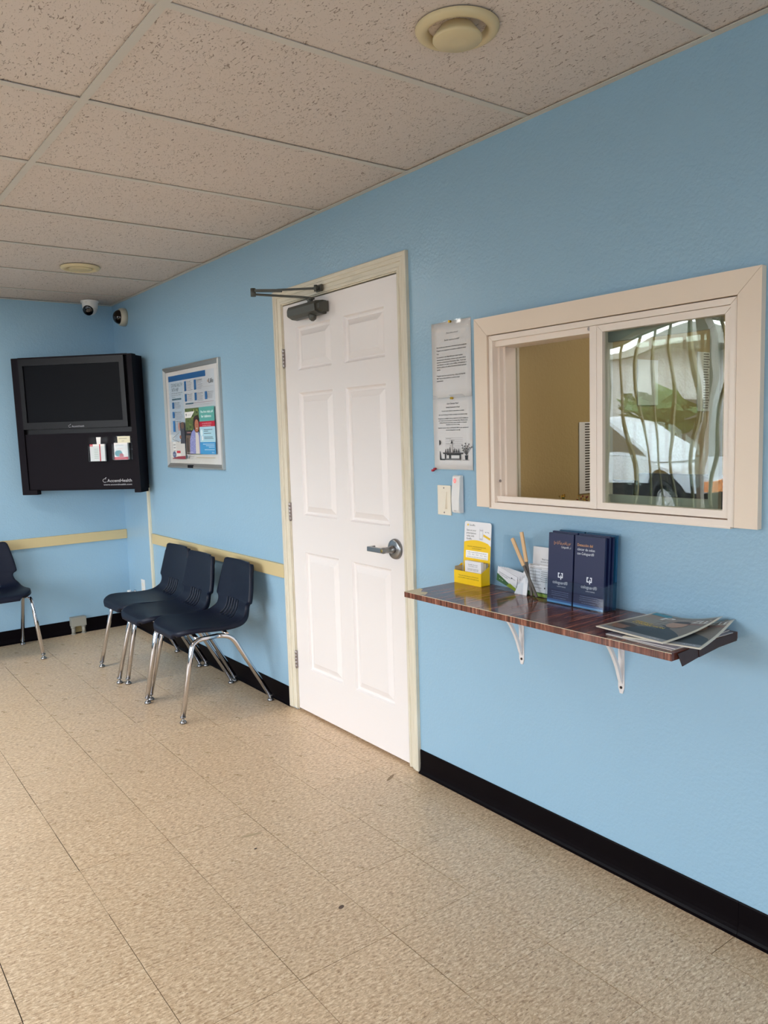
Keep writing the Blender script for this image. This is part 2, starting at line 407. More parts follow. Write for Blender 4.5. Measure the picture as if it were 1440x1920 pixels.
# troffers (lit ceiling lamps, out of frame)
def troffer(ci, r, label):
    y0 = C0+P*r; x0, x1 = xs[ci+1], xs[ci]
    t = thing('ceiling_light', label, 'ceiling light', ((x0+x1)/2, y0+P/2, ZC), 0, 'recessed ceiling lights')
    hx, hy = (x1-x0)/2-.014, P/2-.014
    b = MB(); b.box((-hx, -hy, .004), (hx, -hy+.03, .04), WHITE); b.box((-hx, hy-.03, .004), (hx, hy, .04), WHITE)
    b.box((-hx, -hy+.03, .004), (-hx+.03, hy-.03, .04), WHITE); b.box((hx-.03, -hy+.03, .004), (hx, hy-.03, .04), WHITE); b.build('frame', WHITE, t)
    box('diffuser', (-hx+.03, -hy+.03, .012), (hx-.03, hy-.03, .016), LAMP, t)
troffer(1, 5, 'lit rectangular ceiling lamp near the back wall'); 
# cove bases
def cove(name, a, bb, nrm, h=.10):
    a, bb, nrm = Vector(a), Vector(bb), Vector(nrm); b = MB()
    prof = [(0, 0), (.016, 0), (.0165, .002), (.011, .006), (.007, .013), (.005, .024), (.004, .04), (.004, h-.004), (.0025, h), (0, h)]
    b.prism([a+nrm*d+Vector((0, 0, z)) for d, z in prof], bb-a, BLACKV); return struct(b.build(name))
cove('baseboard_right', (0, YF, 0), (0, -.005, 0), (-1, 0, 0)); cove('baseboard_right', (0, -.004, 0), (0, 1.3725, 0), (-1, 0, 0)); cove('baseboard_right', (0, 2.433, 0), (0, YB, 0), (-1, 0, 0))
cove('baseboard_back', (XL, YB, 0), (-.0165, YB, 0), (0, -1, 0)); cove('baseboard_left', (XL, YF, 0), (XL, YB, 0), (1, 0, 0)); cove('baseboard_front', (XL, YF, 0), (0, YF, 0), (0, 1, 0))
# chair rails
struct(box('trim_1', (-.018, 2.432, .682), (0, 4.29, .752), RAIL, bev=.002)); struct(box('trim_2', (XL, YB-.018, .668), (-.001, YB, .738), RAIL, bev=.002))

# ---------------------------------------------------------------- door_1
door = struct(bpy.data.objects.new('door_1', None)); COL.objects.link(door)
def casing_prof(y_in, sgn):      # profile (y, x) across the leg: inner edge first
    return [(y_in, 0), (y_in, -.009), (y_in+sgn*.006, -.011), (y_in+sgn*.012, -.011), (y_in+sgn*.014, -.0065), (y_in+sgn*.030, -.0095), (y_in+sgn*.032, -.014), (y_in+sgn*.046, -.0145), (y_in+sgn*.048, -.018), (y_in+sgn*.062, -.018), (y_in+sgn*.066, -.015), (y_in+sgn*.066, 0)]
CI0, CI1, CT = 1.4375, 2.3645, 2.052
b = MB()     # mitred casing as three swept legs
p0 = casing_prof(0, 1)
def cpt(path_i, d, x):
    if path_i == 0: return (x, CI0-d, .008)
    if path_i == 1: return (x, CI0-d, CT+d)
    if path_i == 2: return (x, CI1+d, CT+d)
    return (x, CI1+d, .008)
for leg, nm in ((0, 'casing'), (1, 'casing'), (2, 'casing')):
    b = MB(); A = [b.bm.verts.new(cpt(leg, d, x)) for d, x in p0]; B_ = [b.bm.verts.new(cpt(leg+1, d, x)) for d, x in p0]; n = len(A)
    for i in range(n): b.bm.faces.new([A[i], A[(i+1) % n], B_[(i+1) % n], B_[i]])
    b.bm.faces.new(A[::-1]); b.bm.faces.new(B_); b.build('casing', CREAMH if leg == 1 else CREAM, door)
b = MB(); b.box((0, 1.426, .004), (.119, 1.4425, 2.0625), CREAM); b.box((0, 2.3595, .004), (.119, 2.3755, 2.0625), CREAM); b.box((0, 1.4425, 2.0475), (.119, 2.3595, 2.0625), CREAM)
b.box((.05, 1.4425, .004), (.062, 1.454, 2.0475), CREAM); b.box((.05, 2.348, .004), (.062, 2.3595, 2.0475), CREAM); b.build('jamb', CREAM, door)
SY = [1.4455, 1.541, 1.836, 1.942, 2.238, 2.3565]; SZ = [.013, .236, .836, 1.020, 1.616, 1.724, 1.928, 2.0415]
b = MB(); SX = .001
for i in range(5):
    for j in range(7):
        if i in (1, 3) and j in (1, 3, 5): continue
        b.face([(SX, SY[i], SZ[j]), (SX, SY[i+1], SZ[j]), (SX, SY[i+1], SZ[j+1]), (SX, SY[i], SZ[j+1])], DOOR)
bmesh.ops.remove_doubles(b.bm, verts=b.bm.verts, dist=1e-5)
y0, y1, z0, z1 = SY[0], SY[-1], SZ[0], SZ[-1]
for q in ([(SX, y0, z0), (SX, y0, z1), (.042, y0, z1), (.042, y0, z0)], [(SX, y1, z0), (SX, y1, z1), (.042, y1, z1), (.042, y1, z0)], [(SX, y0, z0), (SX, y1, z0), (.042, y1, z0), (.042, y0, z0)], [(SX, y0, z1), (SX, y1, z1), (.042, y1, z1), (.042, y0, z1)], [(.042, y0, z0), (.042, y1, z0), (.042, y1, z1), (.042, y0, z1)]):
    b.face(q, DOOR)
b.build('door_slab', DOOR, door)
for (ya, yb_) in ((SY[1], SY[2]), (SY[3], SY[4])):
    for (za, zb) in ((SZ[1], SZ[2]), (SZ[3], SZ[4]), (SZ[5], SZ[6])):
        b = MB(); rings = []
        for d, x in ((0, 0), (.002, .003), (.006, .0095), (.012, .0125), (.018, .0125), (.021, .0105), (.042, .0022), (.045, .0006)):
            rings.append([b.bm.verts.new((SX+x, yy, zz)) for yy, zz in ((ya+d, za+d), (yb_-d, za+d), (yb_-d, zb-d), (ya+d, zb-d))])
        for A, B_ in zip(rings, rings[1:]):
            for i in range(4): b.bm.faces.new([A[i], A[(i+1) % 4], B_[(i+1) % 4], B_[i]])
        b.bm.faces.new(rings[-1]); b.build('door_panel', DOOR, door)
for zc in (1.792, 1.032, .270):
    b = MB(); 
    for k in range(5):
        z = zc-.044+k*.0176
        b.lathe([(.0062, 0), (.0068, .001), (.0068, .0158), (.0062, .0168)], 12, STEEL, Matrix.Translation((-.006, 2.3600, z)))
    b.lathe([(.003, 0), (.0055, .002), (.0055, .004)], 10, STEEL, Matrix.Translation((-.006, 2.36, zc-.049)))
    b.box((-.004, 2.3535, zc-.044), (.0008, 2.3590, zc+.044), STEEL); b.build('hinge', STEEL, door)
# lever handle
RY = Matrix.Rotation(-PI/2, 4, 'Y')
h = bpy.data.objects.new('door_handle', None); COL.objects.link(h); h.parent = door; h.location = (0, 1.502, .928); h['label'] = 'brushed nickel lever handle with round rose'
b = MB(); b.lathe([(.043, -.001), (.0435, .006), (.041, .012), (.036, .0145), (.018, .016)], 40, NICKEL, RY); b.build('rose', NICKEL, h)
b = MB(); b.lathe([(.0165, .014), (.0165, .026), (.0135, .028), (.0125, .058), (.0132, .070), (.011, .073)], 24, NICKEL, RY)
L = [(-.070, -.006, .0), (-.070, .02, 0), (-.070, .095, 0)]
b.box((-.076, -.012, -.011), (-.062, .104, .009), NICKEL, .002); b.box((-.074, .096, -.011), (-.036, .104, .009), NICKEL, .002); b.build('lever', NICKEL, h)
b = MB(); b.lathe([(.0075, .0725), (.0075, .0775), (.005, .078)], 16, mat('brass_cylinder', (170, 150, 100), .3, 1), RY); b.build('key_cylinder', None, h)
b = MB(); b.box((-.0012, 1.4395, .905), (.001, 1.4445, .955), mat('dark_slot', (50, 34, 26), .6)); b.build('latch_gap', None, door)

# door closer
cl = thing('door_closer', 'dark bronze hydraulic closer with folded arm at top of white door', 'door closer', (0, 2.08, 1.985))
b = MB(); poly = [(-.001, -.029), (-.012, -.032), (-.040, -.030), (-.064, -.018), (-.066, .012), (-.058, .026), (-.02, .031), (-.001, .030)]
b.prism([(x, -.115, z) for x, z in poly], (0, .24, 0), DKMET)
poly2 = [(-.004, -.022), (-.035, -.022), (-.054, -.01), (-.054, .012), (-.02, .024), (-.004, .024)]
b.prism([(x, .125, z) for x, z in poly2], (0, .022, 0), DKMET); b.prism([(x, -.137, z) for x, z in poly2], (0, .022, 0), DKMET)
b.build('body', DKMET, cl)
b = MB(); b.lathe([(.006, -.056), (.016, -.048), (.019, -.036), (.019, -.024)], 16, DKMET, Matrix.Translation((-.035, -.05, 0))); b.build('spindle_cap', DKMET, cl)
b = MB(); b.lathe([(.013, .024), (.013, .044), (.010, .048)], 16, DKMET, Matrix.Translation((-.035, -.035, 0))); b.box((-.012, -.02, -.004), (.012, .02, .004), DKMET, mtx=Matrix.Translation((-.035, -.035, .045))); b.build('spindle', DKMET, cl)
def bar(b, p, q, w, t, m):
    p, q = Vector(p), Vector(q); d = (q-p); l = d.length; rot = d.to_track_quat('X', 'Z').to_matrix().to_4x4()
    b.box((0, -w/2, -t/2), (l, w/2, t/2), m, mtx=Matrix.Translation(p) @ rot)
EL = Vector((-.25, .105, .078))
b = MB(); b.tube(smooth_path([(-.035, -.035, .048), (-.06, -.022, .052), (-.10, .005, .056), EL-Vector((0, 0, .008))], 5), .0055, 8, DKMET); b.build('main_arm', DKMET, cl)
b = MB(); b.lathe([(.012, -.018), (.012, .018)], 14, DKMET, Matrix.Translation(EL)); mid = EL.lerp(Vector((-.03, -.09, .084)), .45)
bar(b, EL+Vector((0, 0, .008)), mid, .016, .012, DKMET); bar(b, EL.lerp(Vector((-.03, -.09, .084)), .38)+Vector((0, 0, .004)), Vector((-.034, -.088, .084)), .010, .009, DKMET); b.build('forearm', DKMET, cl)
b = MB(); b.box((-.0255, -.118, .069), (-.0185, -.072, .099), DKMET); b.box((-.045, -.101, .078), (-.024, -.079, .090), DKMET); b.lathe([(.008, .070), (.008, .098)], 12, DKMET, Matrix.Translation((-.038, -.090, 0))); b.build('arm_shoe', DKMET, cl)

# ---------------------------------------------------------------- reception window
win = struct(bpy.data.objects.new('window_1', None)); COL.objects.link(win)
def mitred(name, y0, y1, z0, z1, w, xa, xb, m, sides='LRTB', parent=win, g=.0006):
    b = MB()      # frame members between outer rect and inner rect, xa front face, xb back
    o = {'L': [(y1, z0), (y1, z1), (y1-w, z1-w), (y1-w, z0+w)], 'R': [(y0, z0), (y0, z1), (y0+w, z1-w), (y0+w, z0+w)], 'T': [(y0, z1), (y1, z1), (y1-w, z1-w), (y0+w, z1-w)], 'B': [(y0, z0), (y1, z0), (y1-w, z0+w), (y0+w, z0+w)]}
    for s in sides:
        q = [(p[0], p[1]) for p in o[s]]
        if 'B' not in sides and s in 'LR': q[3] = (q[3][0], z0)
        if s in 'LR': q[1] = (q[1][0], q[1][1]-g); q[2] = (q[2][0], q[2][1]-g)
        elif s == 'T': q[0] = (q[0][0]+g, q[0][1]); q[3] = (q[3][0]+g, q[3][1]); q[1] = (q[1][0]-g, q[1][1]); q[2] = (q[2][0]-g, q[2][1])
        bb = MB(); bb.prism([(xa, y, z) for y, z in q], (xb-xa, 0, 0), m); bmesh.ops.remove_doubles(bb.bm, verts=bb.bm.verts, dist=1e-6); bb.build(name, m, parent)
mitred('casing_board', -.046, .988, 1.139, 1.802, .063, -.021, -.0005, WINCAS, 'LRT')
mitred('vinyl_frame', .0215, .9222, 1.1395, 1.7362, .0175, -.014, .10, VINYL)
b = MB(); b.box((-.016, .030, 1.1345), (.004, .93, 1.1395), VINYL); b.build('sill_lip', VINYL, win)
b = MB(); b.box((-.010, .467, 1.16), (.07, .492, 1.718), VINYL); b.build('mullion', VINYL, win)
mitred('pane_stop', .036, .4665, 1.1605, 1.7175, .0205, -.0085, .02, VINYL)
box('window_pane', (.004, .0555, 1.180), (.008, .4465, 1.698), PANE, win)
# track on the open side
b = MB(); b.box((.012, .8955, 1.16), (.085, .9045, 1.718), VINYL); b.box((.03, .886, 1.16), (.034, .8955, 1.718), VINYL); b.box((.0, .492, 1.699), (.10, .9045, 1.7185), VINYL); b.box((.0, .492, 1.1595), (.10, .9045, 1.170), VINYL); b.box((-.002, .492, 1.170), (.004, .9045, 1.180), VINYL); b.build('sash_track', VINYL, win)
b = MB(); b.lathe([(.005, 0), (.005, .002), (.003, .003)], 12, STEEL, Matrix.Translation((.011, .899, 1.232)) @ RY); b.build('screw', STEEL, win)
b = MB(); b.lathe([(.006, 0), (.006, .003)], 12, STEEL, Matrix.Translation((-.001, .499, 1.712)) @ RY); b.build('screw', STEEL, win)
# the sliding sash parked behind the fixed pane
GRN = mat('aluminium_sash', (168, 168, 156), .4)
mitred('sliding_sash', .10, .506, 1.172, 1.70, .030, .045, .062, GRN)
box('window_pane', (.052, .13, 1.20), (.055, .476, 1.67), CLEAR, win)
# office behind
off = struct(bpy.data.objects.new('wall_office', None)); COL.objects.link(off)
box('wall_panel', (.12, 1.05, -.02), (3.0, 1.12, CH), TAN, off); box('wall_panel', (3.0, -1.6, -.02), (3.1, 1.12, CH), TAN, off); box('wall_panel', (.12, -1.7, -.02), (3.1, -1.6, CH), TAN, off)
box('wall_lining', (.120, -1.6, -.02), (.130, .0, CH), TAN, off); box('wall_lining', (.12, .94, -.02), (.13, 1.05, CH), TAN, off)
struct(box('floor_office', (.12, -1.7, -.06), (3.1, 1.12, 0), mat('office_carpet', (90, 80, 70), .9))); struct(box('ceiling_office', (.12, -1.7, ZC), (3.1, 1.12, ZC+.1), M_ceil_room))
b = MB(); b.box((.20, 1.028, .9), (.235, 1.05, 2.1), CREAM); b.box((.25, 1.038, .9), (.262, 1.05, 2.1), CREAM); b.build('corner_trim', CREAM, off)
t = thing('ceiling_light', 'lit square lamp on the office ceiling behind the window', 'ceiling light', (1.3, 0, ZC)); box('frame', (-.5, -.4, -.03), (.5, .4, 0), WHITE, t); box('diffuser', (-.46, -.36, -.034), (.46, .36, -.03), LAMP2, t)
def lined(name, x0, x1, z0, z1, label, n, gap=.0):
    o = box(name, (x0, 1.0455, z0), (x1, 1.0485, z1), PAPER); tag(o, label, 'notice')
    s = Sheet(plane_fn((x0, 1.0455, z0), (1, 0, 0), (0, 0, 1), (0, -1, 0)))
    for k in range(n):
        y = (z1-z0)*(1-(k+1)/(n+1)); s.rect((x1-x0)*.45, y, (x1-x0)*random.uniform(.8, .97), y+(z1-z0)/(n+1)*.45, (70, 62, 54))
    s.build('printing', o); return o
lined('wall_notice', .622, .70, 1.135, 1.432, 'narrow ruled paper notice on tan office wall seen through open window half', 26)
lined('wall_notice', 1.49, 1.60, 1.47, 1.75, 'yellowed ruled list on office wall seen through the glass pane', 22)
o = box('wall_notice', (1.02, 1.045, 1.50), (1.17, 1.0485, 1.70), PAPER); tag(o, 'plain grey sheet pinned on office wall behind the glass pane', 'notice')
# office desk with a dark monitor
desk = thing('reception_desk', 'plain desk behind the reception window glass', 'desk', (.62, .2, 0))
box('desktop', (-.35, -.9, .72), (.35, .75, .75), mat('desk_laminate', (120, 100, 76), .4), desk)
for sx_ in (-.33, .29):
    for sy_ in (-.88, .70): box('leg', (sx_, sy_, 0), (sx_+.04, sy_+.04, .72), DKMET, desk)
def monitor(x, y0, y1, z0, z1, label):
    t = thing('computer_monitor', label, 'monitor', (x, (y0+y1)/2, .75)); w = (y1-y0)/2
    box('housing', (0, -w, z0-.75), (.035, w, z1-.75), BLK2, t, .004); b = MB(); b.box((.035, -.03, .02), (.06, .03, (z0+z1)/2-.75), BLK2); b.box((-.06, -.12, 0), (.12, .12, .015), BLK2); b.build('stand', BLK2, t)
monitor(.55, .30, .711, .95, 1.234, 'large dark computer monitor behind right half of reception window'); monitor(.60, .77, .90, .95, 1.20, 'small dark monitor beside the tan office wall')
SH = box('office_ledge', (.131, .50, 1.075), (.26, .90, 1.105), VINYL); tag(SH, 'pale ledge inside the reception window', 'ledge')
def posy(y, lab, cols):
    t = thing('potted_plant', lab, 'plant', (.17, y, 1.105))
    b = MB(); b.lathe([(.018, 0), (.024, .03), (.021, .03)], 14, mat('brown_pot', (110, 70, 40), .6)); b.build('pot', None, t)
    b = MB()
    for k in range(16):
        a = random.uniform(0, 2*PI); r = random.uniform(.0, .024); z = random.uniform(.048, .074); b.tube([(0, 0, .025), (r*.5*math.cos(a), r*.5*math.sin(a), z*.7), (r*math.cos(a), r*math.sin(a), z)], .0008, 4, ink((70, 84, 36)))
        b.lathe([(.001, -.003), (.004, 0), (.001, .003)], 6, ink(cols[k % 2]), Matrix.Translation((r*math.cos(a), r*math.sin(a), z)))
    b.build('flowers', None, t)
posy(.755, 'tiny yellow flowers peeping over sill inside the open window half', ((200, 150, 30), (150, 110, 30)))
posy(.667, 'tiny dark red flowers peeping over sill beside the window mullion', ((120, 40, 40), (170, 130, 40)))

# ---------------------------------------------------------------- street window, bars and what lies outside
w2 = struct(bpy.data.objects.new('window_2', None)); COL.objects.link(w2)
b = MB()
for y in (LY0, 2.72, LY1-.04): b.box((XL-.09, y, LZ0), (XL-.03, y+.04, LZ1), VINYL)
b.box((XL-.09, LY0, LZ0), (XL-.03, LY1, LZ0+.04), VINYL); b.box((XL-.09, LY0, LZ1-.04), (XL-.03, LY1, LZ1), VINYL); b.build('window_frame', VINYL, w2)
for y0, y1 in ((LY0+.04, 2.72), (2.76, LY1-.04)): box('window_pane', (XL-.062, y0, LZ0+.04), (XL-.058, y1, LZ1-.04), CLEAR, w2)
gr = thing('security_grille', 'olive painted security bars outside the street window', 'security bars', (XL-.22, (LY0+LY1)/2, LZ0-.02))
IRON = mat('olive_painted_iron', (116, 110, 74), .5); bar0 = None
ww = (LY1-LY0)/2+.05; nb = 20
for k in range(nb+1):
    y = -ww+2*ww*k/nb
    if bar0 is None: b = MB(); b.box((-.011, -.011, 0), (.011, .011, 1.80), IRON); bar0 = o = b.build('bar', IRON, gr)
    else: o = bar0.copy(); COL.objects.link(o)
    o.location = (0, y, 0)
for z in (.06, 1.72): box('cross_rail', (-.022, -ww, z), (-.009, ww, z+.03), IRON, gr)
w3 = struct(bpy.data.objects.new('window_added', None)); COL.objects.link(w3)  # frame and glass of the window added behind the camera for more daylight
b = MB()
for x in (FX0, (FX0+FX1)/2-.02, FX1-.04): b.box((x, YF-.09, FZ0), (x+.04, YF-.03, FZ1), VINYL)
b.box((FX0, YF-.09, FZ0), (FX1, YF-.03, FZ0+.04), VINYL); b.box((FX0, YF-.09, FZ1-.04), (FX1, YF-.03, FZ1), VINYL); b.build('window_frame', VINYL, w3)
box('window_pane', (FX0+.04, YF-.062, FZ0+.04), (FX1-.04, YF-.058, FZ1-.04), CLEAR, w3)
pl = bpy.data.lights.new('window_portal', 'AREA'); pl.shape = 'RECTANGLE'; pl.size = FX1-FX0; pl.size_y = FZ1-FZ0; pl.cycles.is_portal = True
p3_ = bpy.data.objects.new('window_portal', pl); COL.objects.link(p3_); p3_.location = ((FX0+FX1)/2, YF-.13, (FZ0+FZ1)/2); p3_.rotation_euler = (PI/2, 0, 0)
por = bpy.data.lights.new('window_portal', 'AREA'); por.shape = 'RECTANGLE'; por.size = LY1-LY0; por.size_y = LZ1-LZ0; por.cycles.is_portal = True
po = bpy.data.objects.new('window_portal', por); COL.objects.link(po); po.location = (XL-.13, (LY0+LY1)/2, (LZ0+LZ1)/2); po.rotation_euler = (PI/2, 0, -PI/2)
struct(box('ground', (-40, -30, -.25), (XL-.12, 40, -.12), mat('street_asphalt', (74, 72, 70), .9)))
bd = thing('building', 'pale low building across the street', 'building', (-17, 8, -.12)); box('wall', (-3, -9, 0), (0, 9, 3.4), mat('pale_stucco', (176, 174, 170), .8), bd); box('roof', (-3.3, -9.3, 3.4), (.4, 9.3, 3.6), GREYM, bd)
for k in range(5): box('window', (0, -8+k*3.5, 1), (.04, -6.4+k*3.5, 2.2), SCREEN, bd)
def tree(x, y, h, label):
    t = thing('tree', label, 'tree', (x, y, -.12), 0, 'street trees'); b = MB(); b.tube([(0, 0, 0), (.05, 0, h*.3), (0, .05, h*.5)], [.14, .1, .07], 8, mat('bark', (80, 64, 48), .9)); b.build('trunk', None, t)
    b = MB()
    for k in range(90):
        a, c = random.uniform(0, 2*PI), random.uniform(-1, 1); r = h*.33*random.uniform(.5, 1); s_ = math.sqrt(1-c*c)
        p = Vector((r*s_*math.cos(a), r*s_*math.sin(a), h*.62+r*c)); d = Vector((random.uniform(-1, 1), random.uniform(-1, 1), random.uniform(-.6, .6))).normalized(); e = d.orthogonal().normalized(); q = random.uniform(.2, .4)
        b.face([p-d*q, p-e*q*.6, p+d*q, p+e*q*.6], mat('leaf_green', (66, 92, 48), .7))
    b.keep = True; b.build('crown', None, t)
tree(-15.2, 10.4, 2.6, 'round green tree on the far pavement'); tree(-13.5, 4.2, 2.4, 'smaller green tree on the far pavement')
car = thing('parked_car', 'white car parked at the kerb outside the street window', 'car', (-8.4, 4.95, -.12))
CARP = mat('white_car_paint', (232, 236, 240), .2, 0, .6, .6)
body = [(0, .62), (.02, .74), (.10, .82), (1.15, .98), (1.25, 1.0), (4.3, 1.04), (4.55, .98), (4.6, .66), (4.5, .60), (4.12, .58)]
arch = lambda c: [(c+.47*math.cos(a), .40+.47*math.sin(a)) for a in [.4+(PI-.8)*k/10 for k in range(11)]]
side = body+arch(3.62)+arch(.88)+[(.22, .58)]
b = MB(); b.prism([(-.02, y, z) for y, z in side], (-1.78, 0, 0), CARP); b.build('body', CARP, car)
box('lower_trim', (-1.74, .25, .22), (-.07, 4.4, .60), BLK2, car)
for y in (.88, 3.62): b = MB(); b.prism([(-.065, y+.45*math.cos(PI*k/10), .38+.45*math.sin(PI*k/10)) for k in range(11)], (-.02, 0, 0), BLK2); b.build('wheel_well', BLK2, car)
b = MB(); gh = [(1.15, 1.0), (1.85, 1.50), (2.1, 1.56), (3.5, 1.56), (4.35, 1.06)]; b.prism([(-.12, y, z) for y, z in gh], (-1.58, 0, 0), CARP); b.build('cabin', CARP, car)
b = MB()
for q in ([(1.35, 1.06), (1.9, 1.46), (2.35, 1.49), (2.35, 1.05)], [(2.43, 1.05), (2.43, 1.49), (3.3, 1.49), (3.3, 1.05)], [(3.38, 1.05), (3.38, 1.48), (3.55, 1.47), (4.05, 1.1)]):
    b.prism([(-.118, y, z) for y, z in q], (.008, 0, 0), SCREEN)
b.build('side_window', SCREEN, car)
for y in (.88, 3.62):
    b = MB(); M_ = Matrix.Translation((-.12, y, .34)) @ Matrix.Rotation(PI/2, 4, 'Y'); b.lathe([(.2, -.1), (.33, -.1), (.34, -.08), (.34, .09), (.33, .1), (.22, .1), (.21, .07)], 28, BLK2, M_); o = b.build('wheel', BLK2, car)
    b = MB(); b.lathe([(.20, .07), (.21, .095), (.19, .10), (.18, .08)], 24, NICKEL, M_); b.lathe([(.05, .06), (.05, .1), (.02, .105)], 12, NICKEL, M_)
    for k in range(5):
        a = 2*PI*k/5; b.box((-.02, .03, .075), (.02, .19, .095), NICKEL, mtx=M_ @ Matrix.Rotation(a, 4, 'Z'))
    b.build('rim', NICKEL, car)
box('headlight', (-.3, -.01, .62), (.0, .22, .78), ink((214, 130, 70)), car); box('door_handle', (-.02, 2.1, .86), (.0, 2.26, .89), GREYM, car)

# ---------------------------------------------------------------- wall fixtures
# papers
def wall_paper(name, label, z0, nm):
    o = thing(name, label, 'paper sign', (0, 1.24, z0))
    b = MB()
    for i in range(6):
        for j in range(8):
            f = lambda a, c: (-.0016-.0012*math.sin(a*9+nm)*math.sin(c*5+nm*2), -a*.216, c*.279)
            a0, a1, c0, c1 = i/6, (i+1)/6, j/8, (j+1)/8
            b.face([f(a0, c0), f(a1, c0), f(a1, c1), f(a0, c1)], PAPER, True)
    bmesh.ops.remove_doubles(b.bm, verts=b.bm.verts, dist=1e-5); ob = b.build('sheet', PAPER, o)
    md = ob.modifiers.new('s', 'SOLIDIFY'); md.thickness = .0003
    s = Sheet(plane_fn((-.0032, 0, 0), (0, -1, 0), (0, 0, 1), (-1, 0, 0))); return o, s
K = (40, 36, 36)
o, s = wall_paper('paper_sign', 'upper white laminated notice in Spanish text left of reception window', 1.537, 0)
s.text('¿Tiene dolor crónico?', .117, .235, .0055, K, .066, 'C'); s.text('¡Recibir acupuntura es fácil!', .115, .210, .0058, K, .082, 'C')
ln = ['No necesita una referencia o autorización para programar.', 'Pregunte por programar su consulta o evaluación inicial', 'hoy.', 'La acupuntura está disponible para tratar muchos', 'síntomas para afecciones crónicas como parte de su', 'atención en Sacramento Community Clinic. Ya sea que', 'esté lidiando con dolor en las rodillas, articulaciones o', 'fuertes o dolores de cabeza, Sacramento Dental aquí para', 'ayudar.']
ws = [.166, .160, .012, .143, .158, .16, .164, .162, .020]
for k, (t_, w_) in enumerate(zip(ln, ws)): s.text(t_, .030, [.186, .1745, .163, .150, .140, .131, .122, .113, .104][k], .0048, K, w_, 'L', .0002)
for k, (t_, w_) in enumerate(zip(['Programe una cita en persona hoy, o llame al (916) 642-', '1867 hoy su cita y empiece a sentirse mejor', 'naturalmente.'], [.159, .128, .036])): s.text(t_, .028, .081-.0095*k, .0048, K, w_, 'L', .0002)
s.build('lettering', o)
box('laminate_film', (-.0036, -.2195, -.003), (-.0033, .003, .283), FILM, o)
for y, z, c in ((-.112, .281, (190, 150, 40)), ):
    b = MB(); b.lathe([(.004, .003), (.005, .007), (.003, .011), (.005, .013)], 12, mat('brass_pin', (200, 160, 50), .3, .8), Matrix.Translation((0, y, z-.004)) @ RY); b.build('push_pin', None, o)
o, s = wall_paper('paper_sign', 'lower white laminated notice with black table picture left of reception window', 1.268, 2)
def C(t_, z, w_, hh=.0046): s.text(t_, .113, z, hh, K, w_, 'C', .0002)
C('Got Chronic Pain?', .244, .064, .006); C('Getting Acupuncture is Easy!', .231, .076, .005); C('You don\'t need a referral or authorization to schedule.', .218, .125, .0042); C('Just stop scheduling your initial consultation and evaluation today.', .204, .158, .0042)
for k, (t_, w_) in enumerate((('Acupuncture is available to all our patients for several conditions as', .166), ('part of your care at Sacramento Community Clinic. Whether you\'re', .160), ('dealing with pain in your knees, joints, shoulders or frequent', .150), ('headaches, we\'re here to help.', .076))): C(t_, .190-.0078*k, w_, .0042)
C('Schedule in person today or call (916) 642-1867 for your appointment', .155, .168, .0042); C('and start feeling better naturally.', .1465, .079, .0042)
D = (28, 26, 28)
for k in range(9): s.rect(.068, .118-.0068*k, .165, .1195-.0068*k, (196, 190, 190)); s.rect(.072+.02*(k % 3), .116-.0068*k, .10+.02*(k % 2), .1172-.0068*k, (150, 146, 146))
s.rect(.055, .058, .166, .064, D); s.rect(.064, .036, .071, .058, D); s.rect(.088, .036, .098, .058, D); s.rect(.146, .036, .153, .058, D); s.rect(.064, .036, .153, .042, D); s.rect(.066, .0385, .15, .0400, (170, 166, 166)); s.rect(.053, .061, .168, .0645, (90, 86, 86)); s.rect(.075, .054, .15, .058, D)
for cx_, w_, hh_ in ((.070, .004, .012), (.082, .004, .014), (.094, .004, .020), (.105, .005, .034), (.120, .003, .016), (.131, .004, .012), (.143, .004, .014), (.112, .003, .010)):
    s.poly([(cx_-w_, .0645), (cx_+w_, .0645), (cx_+w_*.3, .0645+hh_), (cx_-w_*.3, .0645+hh_)], (60, 56, 58) if cx_ != .105 else (188, 184, 184))
s.poly([(.099, .098), (.110, .098), (.105, .112)], D); s.rect(.036, .035, .066, .040, D); s.poly([(.036, .036), (.045, .036), (.040, .066), (.036, .070)], D); s.poly([(.034, .09), (.042, .096), (.042, .108), (.034, .112)], D)
s.poly([(.178, .038), (.191, .038), (.193, .054), (.176, .054)], D); s.rect(.163, .036, .2, .0375, (80, 78, 78))
for k in range(12):
    a = -.9+k*.16; r = .022+.018*(k % 3)/2; px_, pz_ = .184+r*math.sin(a), .058+r*math.cos(a); s.poly([(.1835, .054), (.1848, .054), (px_+.001, pz_), (px_-.001, pz_)], (70, 68, 68)); s.ell(px_, pz_, .0035, .0022, (50, 48, 50), 6)
s.build('lettering', o)
box('laminate_film', (-.0038, -.2225, -.005), (-.0035, .002, .270), FILM, o)
for y, z, kk in ((-.114, .266, mat('brass_pin')), (-.009, .001, mat('red_pin', (170, 20, 36), .3)), (.002, -.005, mat('red_pin'))):
    b = MB(); b.lathe([(.004, .003), (.005, .007), (.003, .011), (.005, .013)], 12, kk, Matrix.Translation((0, y, z)) @ RY); b.build('push_pin', None, o)
